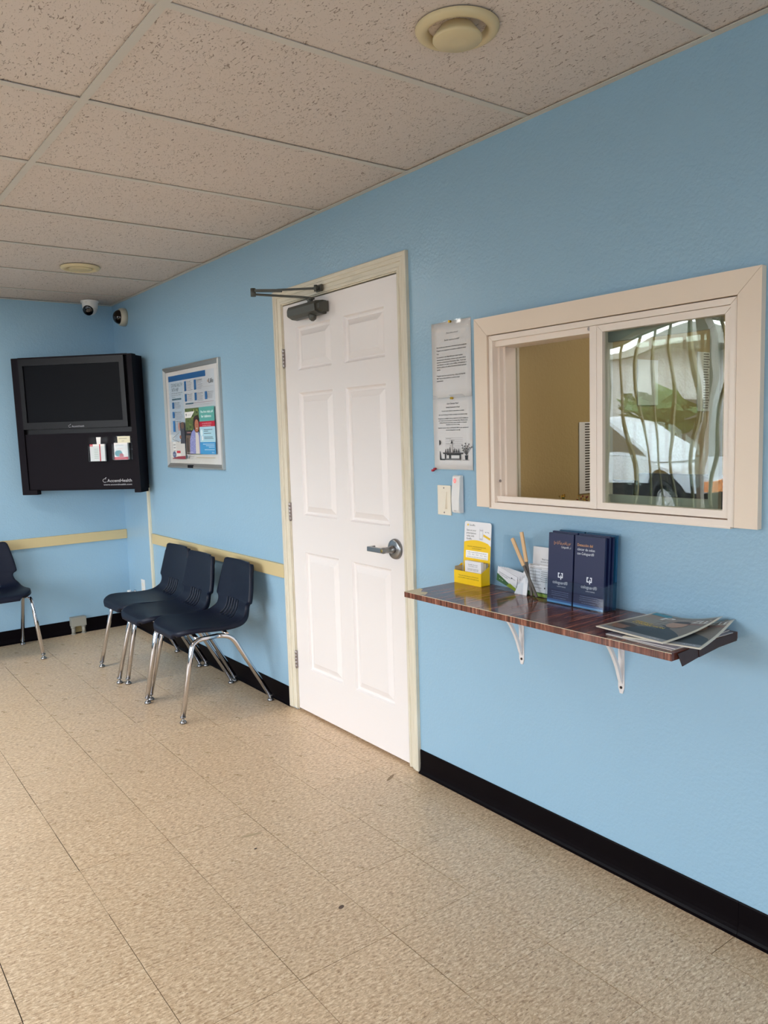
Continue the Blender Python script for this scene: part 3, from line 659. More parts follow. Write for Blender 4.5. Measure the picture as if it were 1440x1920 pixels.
# light switch
o = thing('light_switch', 'almond rocker light switch below the paper notices', 'light switch', (0, 1.184, 1.150))
box('cover_plate', (-.006, -.038, -.057), (0, .038, .057), ALMOND, o, .002)
b = MB(); b.box((-.0078, -.0168, -.0335), (-.0058, .0168, .0335), ALMOND); b.build('rocker_frame', ALMOND, o)
b = MB(); b.prism([(-.0077, .0150, -.0315), (-.0077, .0150, .0315), (-.0082, .0150, .0315), (-.0150, .0150, -.0315)], (0, -.030, 0), ALMOND); b.build('rocker', ALMOND, o)
for z in (-.047, .047): b = MB(); b.lathe([(.003, 0), (.003, .0012)], 10, STEEL, Matrix.Translation((-.006, 0, z)) @ RY); b.build('screw', STEEL, o)
# doorbell like sensor
o = thing('wall_intercom', 'slim white intercom with glowing red mark right of light switch', 'intercom', (0, 1.098, 1.178))
b = MB()
prof = [(-.002, -.071), (-.022, -.070), (-.027, -.062), (-.027, -.02), (-.023, .02), (-.021, .062), (-.017, .069), (-.002, .070)]
b.prism([(x, .021, z) for x, z in prof], (0, -.042, 0), WHITE); bmesh.ops.bevel(b.bm, geom=list(b.bm.edges), offset=.002, segments=2, affect='EDGES'); b.build('housing', WHITE, o)
s = Sheet(plane_fn((-.0236, .021, -.07), (0, -1, 0), (0, 0, 1), (-1, 0, 0)))
for r, m_ in ((.0085, REDLED), (.0058, WHITE)): s.ell(.017, .120, r*.75, r, m_)
s.rect(.0155, .1165, .0185, .1235, REDLED); s.build('indicator', o)
s = Sheet(plane_fn((-.0272, .021, -.07), (0, -1, 0), (0, 0, 1), (-1, 0, 0))); s.text('SNTec', .021, .007, .0035, (40, 40, 46), None, 'C'); s.build('lettering', o)
# snap frame poster
o = thing('framed_poster', 'silver framed health poster on blue wall beside the television cabinet', 'poster', (0, 3.918, 1.225))
PW, PH = .836, .640
FN = plane_fn((0, 0, 0), (0, -1, 0), (0, 0, 1), (-1, 0, 0))
for q in ([(0, 0), (PW, 0), (PW-.03, .03), (.03, .03)], [(0, PH), (PW, PH), (PW-.03, PH-.03), (.03, PH-.03)], [(0, 0), (0, PH), (.03, PH-.03), (.03, .03)], [(PW, 0), (PW, PH), (PW-.03, PH-.03), (PW-.03, .03)]):
    b = MB(); A = [b.bm.verts.new(FN(x, y, 0)) for x, y in q]; hs = [.016, .016, .009, .009]; B_ = [b.bm.verts.new(FN(x, y, h_)) for (x, y), h_ in zip(q, hs)]
    q2 = [((q[0][0]*2+q[3][0])/3, (q[0][1]*2+q[3][1])/3), ((q[1][0]*2+q[2][0])/3, (q[1][1]*2+q[2][1])/3)]
    M2 = [b.bm.verts.new(FN(x, y, .020)) for x, y in q2]
    for f in ((A[0], A[1], B_[1], B_[0]), (B_[0], B_[1], M2[1], M2[0]), (M2[0], M2[1], B_[2], B_[3]), (B_[2], B_[3], A[3], A[2]), (A[0], A[3], A[2], A[1]), (A[1], A[2], B_[2], M2[1], B_[1]), (A[0], B_[0], M2[0], B_[3], A[3])): b.bm.faces.new(f)
    b.build('frame_rail', ALU, o)
b = MB(); b.box((-.0075, -PW+.02, .02), (-.003, -.02, PH-.02), PAPER); b.build('backing_sheet', PAPER, o)
box('catch', (-.0225, -.415, .004), (-.015, -.34, .022), BLK2, o)
s = Sheet(plane_fn((-.0078, 0, 0), (0, -1, 0), (0, 0, 1), (-1, 0, 0)), .0004)
LB, DB = (206, 222, 236), (60, 120, 180)
s.rect(.07, .055, .76, .585, (222, 226, 232)); s.rect(.07, .055, .30, .585, LB); s.rect(.072, .549, .641, .584, (44, 106, 168)); s.rect(.035, .03, .757, .088, (240, 238, 232))
s.text('STAYING HEALTHY', .114, .512, .024, (96, 110, 128), .184); s.text('WITH HBP', .118, .484, .024, (96, 110, 128), .11)
s.text('What you need to know to', .112, .471, .006, (90, 90, 90), .176); s.text('take care of your heart', .112, .459, .006, (90, 90, 90), .15); s.text('every day', .114, .447, .006, (90, 90, 90), .06); s.rect(.118, .430, .266, .440, (52, 92, 112))
s.text('DAILY LIVING TIPS', .122, .432, .006, (160, 190, 200), .135)
s.text('@', .661, .515, .012, (190, 120, 40)); s.text('Life', .683, .506, .028, (40, 36, 36), .062, bold=.001); s.rect(.60, .487, .745, .4885, (190, 190, 190))
def sect(x, yt, h_, tw, head, nl=6):
    s.rect(x, yt-h_, x+.033, yt, DB); s.text(head, x+.043, yt-.008, .0075, (50, 50, 56), min(tw, .012*len(head)*.6))
    for k in range(nl): s.rect(x+.043, yt-.016-k*.0085, x+.043+tw*random.uniform(.72, 1), yt-.0135-k*.0085, (164, 164, 172))
sect(.322, .538, .06, .085, 'Eat well', 6); sect(.471, .538, .06, .085, 'Cholesterol', 6); sect(.325, .460, .046, .082, 'Sleep well', 4); sect(.474, .460, .046, .08, 'Quit smoking', 5); sect(.622, .460, .046, .08, 'Stay active', 4)
sect(.119, .417, .04, .10, 'Take action', 4); sect(.117, .358, .04, .13, 'Blood pressure', 5); sect(.116, .300, .07, .09, 'Ask your doctor', 8)
s.rect(.338, .395, .455, .402, (52, 92, 112)); s.rect(.46, .399, .746, .401, (170, 140, 150)); s.rect(.34, .386, .73, .388, (190, 190, 190))
# photo block, plain generic figures
s.rect(.32, .088, .543, .370, (92, 108, 62))
for k in range(46): s.ell(random.uniform(.33, .53), random.uniform(.24, .36), random.uniform(.005, .012), random.uniform(.004, .009), random.choice([(60, 78, 36), (128, 140, 70), (44, 54, 30), (156, 160, 96)]), 7)
s.rect(.32, .088, .42, .232, (112, 92, 78)); s.rect(.32, .205, .43, .236, (44, 42, 44)); s.rect(.34, .218, .40, .226, (150, 110, 110)); s.rect(.33, .088, .36, .19, (70, 60, 54)); s.rect(.385, .088, .41, .2, (80, 60, 52))
s.poly([(.320, .348), (.469, .350), (.41, .312), (.320, .312)], (232, 230, 226)); s.poly([(.335, .338), (.35, .338), (.343, .318)], (70, 80, 100)); s.text('SUTTER HEALTH', .357, .327, .006, (140, 140, 140), .06)
s.poly([(.372, .092), (.536, .092), (.536, .17), (.528, .215), (.50, .24), (.455, .245), (.41, .222), (.385, .18)], (138, 142, 196)); s.poly([(.462, .092), (.516, .092), (.515, .20), (.498, .225), (.47, .235)], (208, 202, 196))
for k in range(60): s.ell(random.uniform(.385, .465), random.uniform(.10, .20), .0022, .0022, (206, 208, 232), 5)
s.ell(.495, .272, .047, .052, (58, 36, 32)); s.poly([(.47, .225), (.515, .225), (.51, .25), (.475, .25)], (150, 92, 68)); s.ell(.500, .262, .030, .038, (178, 112, 84)); s.ell(.490, .268, .003, .0022, (50, 30, 28), 8); s.ell(.510, .268, .003, .0022, (50, 30, 28), 8); s.ell(.500, .246, .010, .004, (206, 190, 184), 10)
s.text('not an actual patient', .335, .097, .006, (220, 220, 220), .10)
s.rect(.543, .285, .756, .370, (92, 168, 160)); s.text('The first daily pill', .562, .335, .014, (236, 244, 244), .175, bold=.0005); s.text('for diabetes', .572, .308, .016, (236, 244, 244), .14, bold=.0005)
s.rect(.541, .253, .756, .285, (188, 20, 52)); s.text('is a once-daily treatment', .58, .270, .007, (244, 220, 226), .13); s.text('for better mornings', .585, .258, .007, (244, 220, 226), .115)
s.rect(.541, .162, .758, .253, (170, 210, 226)); s.ell(.568, .218, .016, .020, (214, 234, 242)); s.rect(.566, .172, .586, .197, (226, 230, 236))
for x_, y_, w_ in ((.60, .234, .12), (.60, .225, .06), (.60, .212, .10), (.60, .190, .12), (.60, .181, .13)): s.rect(x_, y_, x_+w_, y_+.003, (70, 84, 100))
s.rect(.538, .090, .755, .162, (66, 150, 206))
for x_, y_, w_ in ((.58, .148, .16), (.62, .139, .12), (.66, .130, .08), (.60, .115, .14)): s.rect(x_, y_, x_+w_, y_+.003, (196, 222, 238))
s.text('Ask us', .70, .097, .009, (230, 242, 250))
s.rect(.100, .058, .31, .167, (206, 204, 200)); s.poly([(.245, .155), (.32, .155), (.312, .287), (.258, .287), (.252, .21)], (66, 68, 78)); s.ell(.286, .268, .026, .022, (108, 84, 72)); s.ell(.232, .262, .013, .028, (182, 130, 118)); s.ell(.245, .196, .014, .012, (156, 104, 84)); s.poly([(.115, .19), (.225, .225), (.226, .223), (.116, .187)], (110, 110, 110)); s.poly([(.115, .185), (.222, .165), (.222, .162), (.115, .182)], (110, 110, 110))
s.rect(.12, .098, .165, .165, (228, 228, 226))
for k in range(9): s.text('B%dK' % (k % 9), .125+.012*(k % 3), .105+.019*(k//3), .011, (70, 70, 74), .011)
s.rect(.175, .095, .235, .110, (204, 62, 76)); s.rect(.17, .076, .24, .094, (224, 222, 216)); s.poly([(.10, .058), (.31, .058), (.31, .078), (.2, .074), (.10, .062)], (148, 58, 70)); s.ell(.135, .086, .028, .020, (88, 104, 140)); s.text('RLT', .135, .080, .010, (206, 212, 226), .03, 'C')
s.ell(.337, .072, .010, .013, (80, 90, 110)); s.text('SUTTER HEALTH', .355, .070, .010, (120, 120, 124), .085); s.rect(.37, .060, .43, .062, (150, 150, 150)); s.rect(.48, .068, .745, .071, (176, 160, 120))
s.build('printed_poster', o)
box('clear_cover', (-.0112, -PW+.025, .025), (-.0108, -.025, PH-.025), glass('poster_cover', (.98, .98, .98, 1), .08, 1.4), o)

# raceway, outlet, plug, floor box
o = box('cable_raceway', (-.016, 4.318, .0), (0, 4.346, 1.10), mat('cream_raceway', (222, 214, 190), .4), bev=.002); tag(o, 'narrow cream cable raceway running down the wall below the television cabinet', 'raceway')
o = thing('wall_outlet', 'white wall outlet in blue wall behind the row of chairs', 'outlet', (0, 4.56, .33)); box('cover_plate', (-.006, -.035, -.057), (0, .035, .057), WHITE, o, .002)
for z in (-.02, .02): box('socket', (-.0075, -.015, z-.013), (-.005, .015, z+.013), ALMOND, o, .001)
o = thing('water_shutoff_valve', 'small metal valve low on the wall near the room corner', 'valve', (0, 4.74, .27)); b = MB(); b.lathe([(.016, 0), (.016, .012), (.008, .014), (.008, .05)], 14, CHROME, RY); b.build('stub', CHROME, o); b = MB(); b.lathe([(.014, -.01), (.016, .0), (.014, .012)], 12, WHITE, Matrix.Translation((-.05, 0, .006))); b.build('knob', WHITE, o)
o = thing('junction_box', 'grey junction box straddling the black baseboard of back wall', 'junction box', (-.405, YB, 0))
box('box_cover', (-.056, -.05, .060), (.052, 0, .128), GREYM, o, .003)
for x in (-.040, .034): b = MB(); b.tube([(x, -.03, 0), (x, -.03, .062)], .013, 12, GREYM); b.lathe([(.018, 0), (.018, .006)], 12, GREYM, Matrix.Translation((x, -.03, .0))); b.lathe([(.017, .048), (.017, .06)], 8, GREYM, Matrix.Translation((x, -.03, 0))); b.build('conduit', GREYM, o)
box('patch_plate', (-.026, -.022, .012), (.022, -.016, .06), mat('tarnished_brass', (120, 104, 66), .5), o)
# ceiling vents
def vent(x, y, r, label, up=0):
    o = thing('ceiling_vent', label, 'air vent', (x, y, ZC), 0, 'round ceiling vents'); k = r/.105
    b = MB(); pr = [(.105, .001), (.105, -.003), (.101, -.010), (.092, -.014), (.083, -.0135), (.076, -.009), (.072, .002), (.070, .02), (.070, .045)]
    b.lathe([(a*k, z) for a, z in pr], 48, VENT, caps=False); b.build('outer_ring', VENT, o)
    b = MB(); b.lathe([(.0705*k, .044), (.0705*k, .046)], 32, mat('vent_dark', (14, 12, 10), .9)); b.build('throat', None, o)
    b = MB(); b.lathe([(.012*k, .044), (.012*k, .036), (.040*k, .006+up), (.054*k, -.012+up), (.0615*k, -.022+up), (.0620*k, -.027+up), (.059*k, -.030+up), (.02*k, -.032+up)], 48, VENT); b.build('centre_disc', VENT, o)
vent(-.581, .440, .104, 'round cream ceiling vent nearest the camera'); vent(-.580, 3.628, .108, 'round cream ceiling vent nearest the back wall', .017)
# cameras
o = thing('dome_camera', 'white turret camera hanging from ceiling above the television cabinet', 'security camera', (-.205, 4.72, ZC))
b = MB(); b.lathe([(.062, .002), (.062, -.010), (.055, -.013), (.052, -.045), (.050, -.055)], 32, WHITE); b.build('mount', WHITE, o)
b = MB(); b.lathe([(.001, -.048)]+[(.048*math.sin(a), -.048*math.cos(a)) for a in [PI*k/16 for k in range(1, 16)]], 32, WHITE, Matrix.Translation((0, 0, -.052))); b.build('ball', WHITE, o)
dirc = (Vector((-1.6, -1.9, -1.2))).normalized(); Q = dirc.to_track_quat('Z', 'Y').to_matrix().to_4x4()
b = MB(); b.lathe([(.036, .032), (.036, .046), (.033, .049), (.008, .050)], 28, SCREEN, Matrix.Translation((0, 0, -.052)) @ Q); b.build('lens_window', SCREEN, o)
o = thing('dome_camera', 'beige dome camera with dark bubble mounted high on the right wall', 'security camera', (0, 4.60, 2.285))
b = MB(); b.lathe([(.063, 0), (.064, .02), (.060, .038), (.052, .044)], 32, mat('beige_plastic', (196, 186, 166), .4), RY); b.build('base', None, o)
b = MB(); b.lathe([(.050*math.cos(a), .040+.046*math.sin(a)) for a in [PI/2*k/8 for k in range(8)]]+[(.002, .086)], 28, mat('smoked_dome', (26, 18, 16), .08), RY); b.build('bubble', None, o)

# ---------------------------------------------------------------- television cabinet
tv = thing('television_cabinet', 'black corner television cabinet with brochure holders on its lower panel', 'television', (-.42, 4.49, 1.065), -PI/4)
def tx(h): return -.02*h/.92      # face leans out with height (local y)
def slab(b, x0, x1, z0, z1, ya, yb_, m):     # a box following the lean of the face
    b.prism([(x0, tx(z0)+ya, z0), (x1, tx(z0)+ya, z0), (x1, tx(z1)+ya, z1), (x0, tx(z1)+ya, z1)], (0, yb_-ya, 0), m)
b = MB(); fp = [(-.432, .03), (.432, .03), (.435, .135), (.19, .36), (-.15, .36), (-.432, .085)]
b.prism([(x, y, .012) for x, y in fp], (0, 0, .905), BLK); b.build('carcass', BLK, tv)
b = MB(); slab(b, -.435, -.385, -.012, .922, 0, .06, BLK); b.build('side_stile', BLK, tv)
b = MB(); slab(b, .402, .437, -.004, .922, 0, .06, BLK); b.build('side_stile', BLK, tv)
b = MB(); slab(b, -.385, .402, .915, .924, .0, .05, BLK); b.build('top_rail', BLK, tv)
b = MB(); slab(b, -.384, .401, .022, .404, .012, .05, BLK); b.build('lower_panel', BLK, tv)
box('foot', (-.435, 0, -.014), (-.325, .05, .02), BLK, tv, .003); box('foot', (.39, .0, -.010), (.437, .12, .015), BLK, tv, .003)
# the television itself
scr = bpy.data.objects.new('television_screen', None); COL.objects.link(scr); scr.parent = tv
x0, x1, z0, z1 = -.383, .378, .438, .914; sx0, sx1, sz0, sz1 = -.352, .346, .484, .868
b = MB()
for q in ((x0, x1, z0, sz0), (x0, x1, sz1, z1), (x0, sx0, sz0, sz1), (sx1, x1, sz0, sz1)): slab(b, q[0], q[1], q[2], q[3], -.004, .035, BLK2)
b.build('bezel', BLK2, scr); b = MB(); slab(b, sx0, sx1, sz0, sz1, .008, .02, TVSCR); b.build('panel', TVSCR, scr)
b = MB(); slab(b, .378, .402, .44, .915, .03, .05, BLK2); slab(b, -.385, .40, .404, .437, .03, .05, BLK2); b.build('recess', BLK2, scr)
def face_fn(x0_, z0_, off): 
    return lambda x, y, l: Vector((x0_+x, tx(z0_+y)+off-l, z0_+y))
s = Sheet(face_fn(0, 0, -.0042)); s.text('AccentHealth', -.026, .446, .0125, (150, 148, 152), .090)
LG = (196, 194, 198)
def apple(s, x, y, k, col):
    pts = []
    for i in range(26):
        a = .9+i*(2*PI-1.5)/25; r = k*(1+.10*math.cos(2*a)); pts.append((x+r*math.cos(a), y+r*math.sin(a)))
    for p, q in zip(pts, pts[1:]):
        d = Vector((q[0]-p[0], q[1]-p[1])).normalized()*k*.1; s.poly([(p[0]-d.y, p[1]+d.x), (q[0]-d.y, q[1]+d.x), (q[0]+d.y, q[1]-d.x), (p[0]+d.y, p[1]-d.x)], col)
    s.poly([(x+k*.1, y+k*1.1), (x+k*.8, y+k*1.3), (x+k*1.1, y+k*1.7), (x+k*.5, y+k*1.6)], col)
apple(s, -.040, .453, .0085, (150, 148, 152)); s.build('lettering', tv)
s = Sheet(face_fn(0, 0, .0118)); s.text('AccentHealth', .192, .064, .022, LG, .178); s.text('www.accenthealth.com', .163, .042, .011, LG, .206); apple(s, .175, .075, .013, LG); s.build('lettering', tv)
ACRYL2 = glass('thin_clear_plastic', (.93, .95, .96, 1), .05, 1.18)
def holder(x, z, label, kind):
    fy = tx(z)+.011
    o = thing('brochure_holder', label, 'brochure holder', (0, 0, 0), 0, 'clear brochure holders on the television cabinet')
    o.location = tv.matrix_basis @ Vector((x, fy, z)); o.rotation_euler.z = -PI/4
    w, h_ = .065, .165
    box('back_plate', (-w, -.003, 0), (w, -.0008, h_), ACRYL2, o); b = MB(); b.box((-w, -.034, 0), (w, -.003, .002), ACRYL2); b.box((-w, -.034, 0), (-w+.002, -.003, .11), ACRYL2); b.box((w-.002, -.034, 0), (w, -.003, .11), ACRYL2); b.box((-w, -.036, 0), (w, -.034, .105), ACRYL2); b.build('pocket', ACRYL2, o)
    return o
def cards_obj(o, name, label, lo, hi, m, grp=None, cat='cards'):
    c = box(name, lo, hi, m); c.location = o.location; c.rotation_euler = o.rotation_euler; tag(c, label, cat, grp); return c
h1 = holder(.152, .207, 'left clear brochure holder with red striped cards on television cabinet', 0)
c = cards_obj(h1, 'card_stack', 'white cards with red stripe in left holder of television cabinet', (-.055, -.026, .0028), (.052, -.008, .118), PAPER)
s = Sheet(plane_fn((-.055, -.026, .003), (1, 0, 0), (0, 0, 1), (0, -1, 0))); s.rect(0, .100, .022, .115, (196, 40, 60)); s.rect(.068, .0, .076, .115, (200, 30, 50)); s.text('CARE', .002, .103, .007, (240, 220, 220), .018)
for k in range(6): s.rect(.03, .02+k*.012, .06, .0225+k*.012, (150, 176, 150))
s.build('printing', c)
b = MB(); b.prism([(-.012, -.0065, .105), (.012, -.0065, .105), (.018, -.0065, .165), (-.016, -.0065, .165)], (0, .001, 0), PAPER); c = b.build('folded_slip', PAPER); c.location = h1.location; c.rotation_euler = h1.rotation_euler; tag(c, 'pointed white slip sticking up from left holder of television cabinet', 'paper slip')
h2 = holder(.325, .214, 'right clear brochure holder with teal picture cards on television cabinet', 1)
c = cards_obj(h2, 'card_stack', 'white cards with teal and red picture in right holder of television cabinet', (-.052, -.028, .0028), (.045, -.008, .116), PAPER)
s = Sheet(plane_fn((-.052, -.028, .003), (1, 0, 0), (0, 0, 1), (0, -1, 0))); s.rect(0, 0, .097, .018, (204, 60, 76)); s.ell(.03, .042, .028, .022, (60, 140, 150)); s.ell(.05, .028, .016, .014, (176, 70, 84)); s.text('SUTTER', .018, .092, .008, (90, 110, 130), .05); s.text('Health', .03, .072, .007, (200, 90, 90), .03)
s.build('printing', c)
c = cards_obj(h2, 'card_stack', 'cream card standing behind the teal picture cards of television cabinet', (-.035, -.0075, .115), (.055, -.0045, .160), mat('cream_card', (232, 224, 196), .6)); s = Sheet(plane_fn((-.035, -.0075, .115), (1, 0, 0), (0, 0, 1), (0, -1, 0))); s.text('APPOINTMENT', .01, .026, .007, (90, 84, 70), .06); s.text('card', .03, .010, .007, (90, 84, 70)); s.build('printing', c)

# ---------------------------------------------------------------- chairs
def make_chair():
    t = thing('shell_chair', '', 'chair', (0, 0, 0), 0, 'navy shell chairs with chrome legs')
    pr = [(.2445, .405, .112), (.245, .422, .122), (.240, .434, .138), (.225, .441, .163), (.195, .446, .188), (.15, .447, .201), (.10, .444, .205), (.04, .439, .205), (-.02, .436, .204), (-.065, .4375, .202), (-.10, .444, .199), (-.125, .458, .192), (-.142, .476, .178), (-.152, .497, .170), (-.158, .518, .168), (-.162, .534, .176), (-.165, .545, .193), (-.170, .565, .193), (-.182, .62, .184), (-.193, .68, .170), (-.199, .715, .161), (-.201, .732, .154), (-.202, .741, .142), (-.202, .745, .122)]
    P3 = smooth_path([Vector(p) for p in pr], 3)
    us = [-1.0, -.965, -.9, -.8, -.68, -.56, -.45]
    for c in (-.36, -.18, 0, .18, .36): us += [c-.035, c+.035]
    us += [.45, .56, .68, .8, .9, .965, 1.0]
    b = MB(); g = []
    for i, p in enumerate(P3):
        a = P3[max(0, i-1)]; c = P3[min(len(P3)-1, i+1)]; tg = Vector((0, c.x-a.x, c.y-a.y)).normalized(); nr = Vector((0, -tg.z, tg.y))   # toward the sitter
        if nr.z < 0 and i < 20: nr = -nr
        nr = Vector((0, abs(tg.z), 0))+Vector((0, 0, abs(tg.y))); nr.normalize()
        back = min(1, max(0, (p.y-.45)/.1)); row = []
        for k in range(-1, len(us)+1):
            u = us[min(max(k, 0), len(us)-1)]; x = u*p.z; y, z = p.x, p.y
            dish = .012*(u*u) if i > 10 else .0
            y += back*.012*u*u*(1 if p.y < .7 else .8); z += (1-back)*.010*(abs(u)**3)*max(0, min(1, (.24-p.x)/.06))
            if k < 0 or k == len(us):
                kf = 1 if i < len(P3)-5 else .15; x += math.copysign(.003*kf, u); y -= nr.y*.020*kf; z -= nr.z*.022*kf
            row.append(b.bm.verts.new((x, y, z)))
        g.append(row)
    for i in range(len(g)-1):
        for k in range(len(g[0])-1):
            zc = (P3[i].y+P3[i+1].y)/2
            kk = k-1
            if 7 <= kk <= 15 and (kk-7) % 2 == 0 and .447 < zc < .536 and P3[i].x < -.05: continue
            f = b.bm.faces.new([g[i][k], g[i][k+1], g[i+1][k+1], g[i+1][k]]); f.smooth = True
    # rim along the top
    top = [b.bm.verts.new(v.co+(Vector((0, -.014, -.004)) if 0 < k < len(g[-1])-1 else Vector((0, -.004, -.004)))) for k, v in enumerate(g[-1])]
    for k in range(len(top)-1): b.bm.faces.new([g[-1][k], g[-1][k+1], top[k+1], top[k]]).smooth = True
    o = b.build('seat_shell', NAVY, t); md = o.modifiers.new('thick', 'SOLIDIFY'); md.thickness = .006; md.offset = 0
    leg0 = {}
    for sx_ in (1, -1):
        for fr in (1, -1):
            if fr == 1: path = [(sx_*.228, .25, .028), (sx_*.200, .168, .398), (sx_*.198, .03, .402)]
            else: path = [(sx_*.219, -.245, .028), (sx_*.198, -.045, .390), (sx_*.198, .04, .402)]
            b = MB(); b.tube(fillet(path, .05, 7), .0125, 12, CHROME); o = b.build('leg', CHROME, t)
            x, y, z = path[0]; b = MB(); b.lathe([(.010, -.028), (.0165, -.027), (.0175, -.021), (.012, -.014), (.006, -.011), (.006, .0), (.0135, .001), (.0135, .006)], 16, NICKEL, Matrix.Translation((x, y, z))); b.build('foot_glide', NICKEL, o)
    b = MB(); 
    for y in (.14, -.02): b.tube([(-.2, y, .402), (-.15, y, .416), (.15, y, .416), (.2, y, .402)], .011, 10, CHROME)
    b.build('cross_tube', CHROME, t)
    for y in (.14, -.02):
        for x in (-.1, .1): box('mount_boss', (x-.02, y-.02, .424), (x+.02, y+.02, .438), NAVY, t)
    return t
ch = make_chair()
spots = [((-.290, 3.632, 0), PI/2+.02, 'navy chair farthest from the door in the row of three'), ((-.320, 3.218, 0), PI/2, 'navy chair in the middle of the row of three'), ((-.288, 2.805, 0), PI/2-.01, 'navy chair nearest the white door'), ((-1.015, 4.555, 0), PI+.02, 'navy chair at left edge of picture below back wall rail')]
for k, (l, r, lab) in enumerate(spots):
    c = ch if k == 0 else copy_tree(ch)
    c.location = l; c.rotation_euler.z = r; c['label'] = lab

# ---------------------------------------------------------------- shelf
ZS = .857
sh = thing('wall_shelf', 'dark rosewood laminate shelf with chipped left corner below reception window', 'shelf', (0, .54, .837))
b = MB(); b.box((-.305, -.527, 0), (0, .526, .020), WOOD, .0012); b.build('board', WOOD, sh)
CORE = mat('cream_particle_core', (224, 214, 186), .7)
s = Sheet(plane_fn((0, -.54, .0201), (1, 0, 0), (0, 1, 0), (0, 0, 1)))
s.poly([(-.3045, 1.0655), (-.3045, .985), (-.292, .968), (-.282, .975), (-.262, .988), (-.258, 1.0), (-.266, 1.02), (-.252, 1.034), (-.236, 1.045), (-.232, 1.0655)], CORE); o = s.build('bare_corner', sh); o['label'] = 'cream corner where the laminate broke away'
b = MB(); b.box((-.3056, -.527, .0192), (-.3047, .526, .0203), CORE); b.build('worn_edge', CORE, sh)
b = MB(); pts = [(-.287, -.004), (-.20, -.003), (-.10, -.001), (-.01, 0)]
zt, zb = .021, -.002
P1 = [(x, -.529+dy, zt-(.004 if i == 0 else 0)) for i, (x, dy) in enumerate(pts)]; P2 = [(x+(.012 if i == 0 else 0), -.529+dy*2.2, zb-(.014 if i == 0 else .006 if i == 1 else 0)) for i, (x, dy) in enumerate(pts)]
for i in range(3): b.face([P1[i], P1[i+1], P2[i+1], P2[i]], WOODD)
o = b.build('loose_edge_strip', WOODD, sh); md = o.modifiers.new('s', 'SOLIDIFY'); md.thickness = .0018; md.offset = -1; o['label'] = 'dark edge strip peeling at the right end'
for yb_ in (.795, .381):
    o = thing('shelf_bracket', 'white metal bracket %s under the dark shelf' % ('nearer the door' if yb_ > .5 else 'nearer the magazines'), 'bracket', (0, yb_, 0), 0, 'white shelf brackets')
    b = MB(); b.prism([(-.0005, -.011, .836), (-.0005, .011, .836), (-.0005, .011, .612), (-.0005, .005, .593), (-.0005, -.005, .593), (-.0005, -.011, .612)], (-.003, 0, 0), BRK); b.build('wall_plate', BRK, o)
    b = MB(); b.box((-.22, -.011, .8335), (-.0035, .011, .8368), BRK); b.build('shelf_arm', BRK, o)
    cv = [(-.20, .828), (-.15, .815), (-.10, .787), (-.068, .752), (-.045, .715), (-.028, .68), (-.014, .64), (-.006, .625)]
    cvi = [(-.0035, .66), (-.010, .70), (-.022, .738), (-.045, .775), (-.085, .810), (-.14, .8335), (-.2, .8335)]
    b = MB()
    cs = smooth_path([(x, -.005, z) for x, z in cv], 3); 
    for p, q in zip(cs, cs[1:]):
        d = (q-p).normalized(); nn = Vector((-d.z, 0, d.x))*.010
        if nn.x < 0: nn = -nn
        b.face([p, q, q+nn, p+nn], BRK)
    bmesh.ops.remove_doubles(b.bm, verts=b.bm.verts, dist=.004); b.keep = True
    o2 = b.build('curved_brace', BRK, o); md = o2.modifiers.new('s', 'SOLIDIFY'); md.thickness = .011; md.offset = 0; o2.location.y = .005
    b = MB(); b.prism([(-.0035, -.0015, .836), (-.20, -.0015, .836), (-.20, -.0015, .828), (-.15, -.0015, .815), (-.10, -.0015, .787), (-.068, -.0015, .752), (-.045, -.0015, .715), (-.028, -.0015, .68), (-.0035, -.0015, .64)][:0] or [(-.0035, -.0015, .836), (-.05, -.0015, .836), (-.0035, -.0015, .70)], (0, .003, 0), BRK); b.build('web', BRK, o)
    b = MB(); b.lathe([(.0045, .003), (.0045, .005), (.002, .006)], 12, mat('dark_screw', (60, 50, 44), .5, .6), Matrix.Translation((0, 0, .612)) @ RY); b.build('screw', None, o)
# yellow counter card display
yb = thing('cardboard_display', 'yellow counter display box with white header at left end of shelf', 'display box', (0, 1.068, ZS))
b = MB(); b.prism([(-.066, 0, .0), (-.066, 0, .047), (-.03, 0, .067), (-.024, 0, .067), (-.024, 0, 0)], (0, -.0015, 0), CARDY); b.prism([(-.066, -.1415, .0), (-.066, -.1415, .047), (-.03, -.1415, .067), (-.024, -.1415, .067), (-.024, -.1415, 0)], (0, -.0015, 0), CARDY); b.build('side_flap', CARDY, yb)
box('front_flap', (-.0665, -.143, 0), (-.065, 0, .047), CARDY, yb); box('base', (-.066, -.143, 0), (-.024, 0, .0015), CARDY, yb); box('inner_lining', (-.064, -.0035, .003), (-.026, -.0018, .060), CARDI, yb)
WCARD = mat('white_card', (240, 238, 240), .45)
cw = .139; TL_ = Vector((-.026, -.003, .0015)); UP = (Vector((-.010, -.003, .225))-TL_).normalized(); cfn = plane_fn(TL_, (0, -1, 0), UP, Vector((0, -1, 0)).cross(UP))
cn = Vector((0, -1, 0)).cross(UP)
out = [(0, 0), (cw, 0), (cw, .208)]+[(cw-.010+.010*math.cos(a), .212+.010*math.sin(a)) for a in [PI/2*k/5 for k in range(6)]]+[(.010-.010*math.sin(a), .212+.010*math.cos(a)) for a in [PI/2*k/5 for k in range(6)]]
b = MB(); b.prism([cfn(x, y, 0) for x, y in out], -cn*.0015 if cn.x < 0 else cn*.0015, WCARD); b.build('header_card', WCARD, yb)
sg = 1 if cn.x < 0 else -1
s = Sheet(lambda x, y, l: cfn(x, y, l*sg))
arcp = [(0, 0), (cw, 0), (cw, .137)]+[(cw*(1-k/10), .137+.018*math.sin(PI*(.12+.88*k/10)*.85)) for k in range(1, 11)]
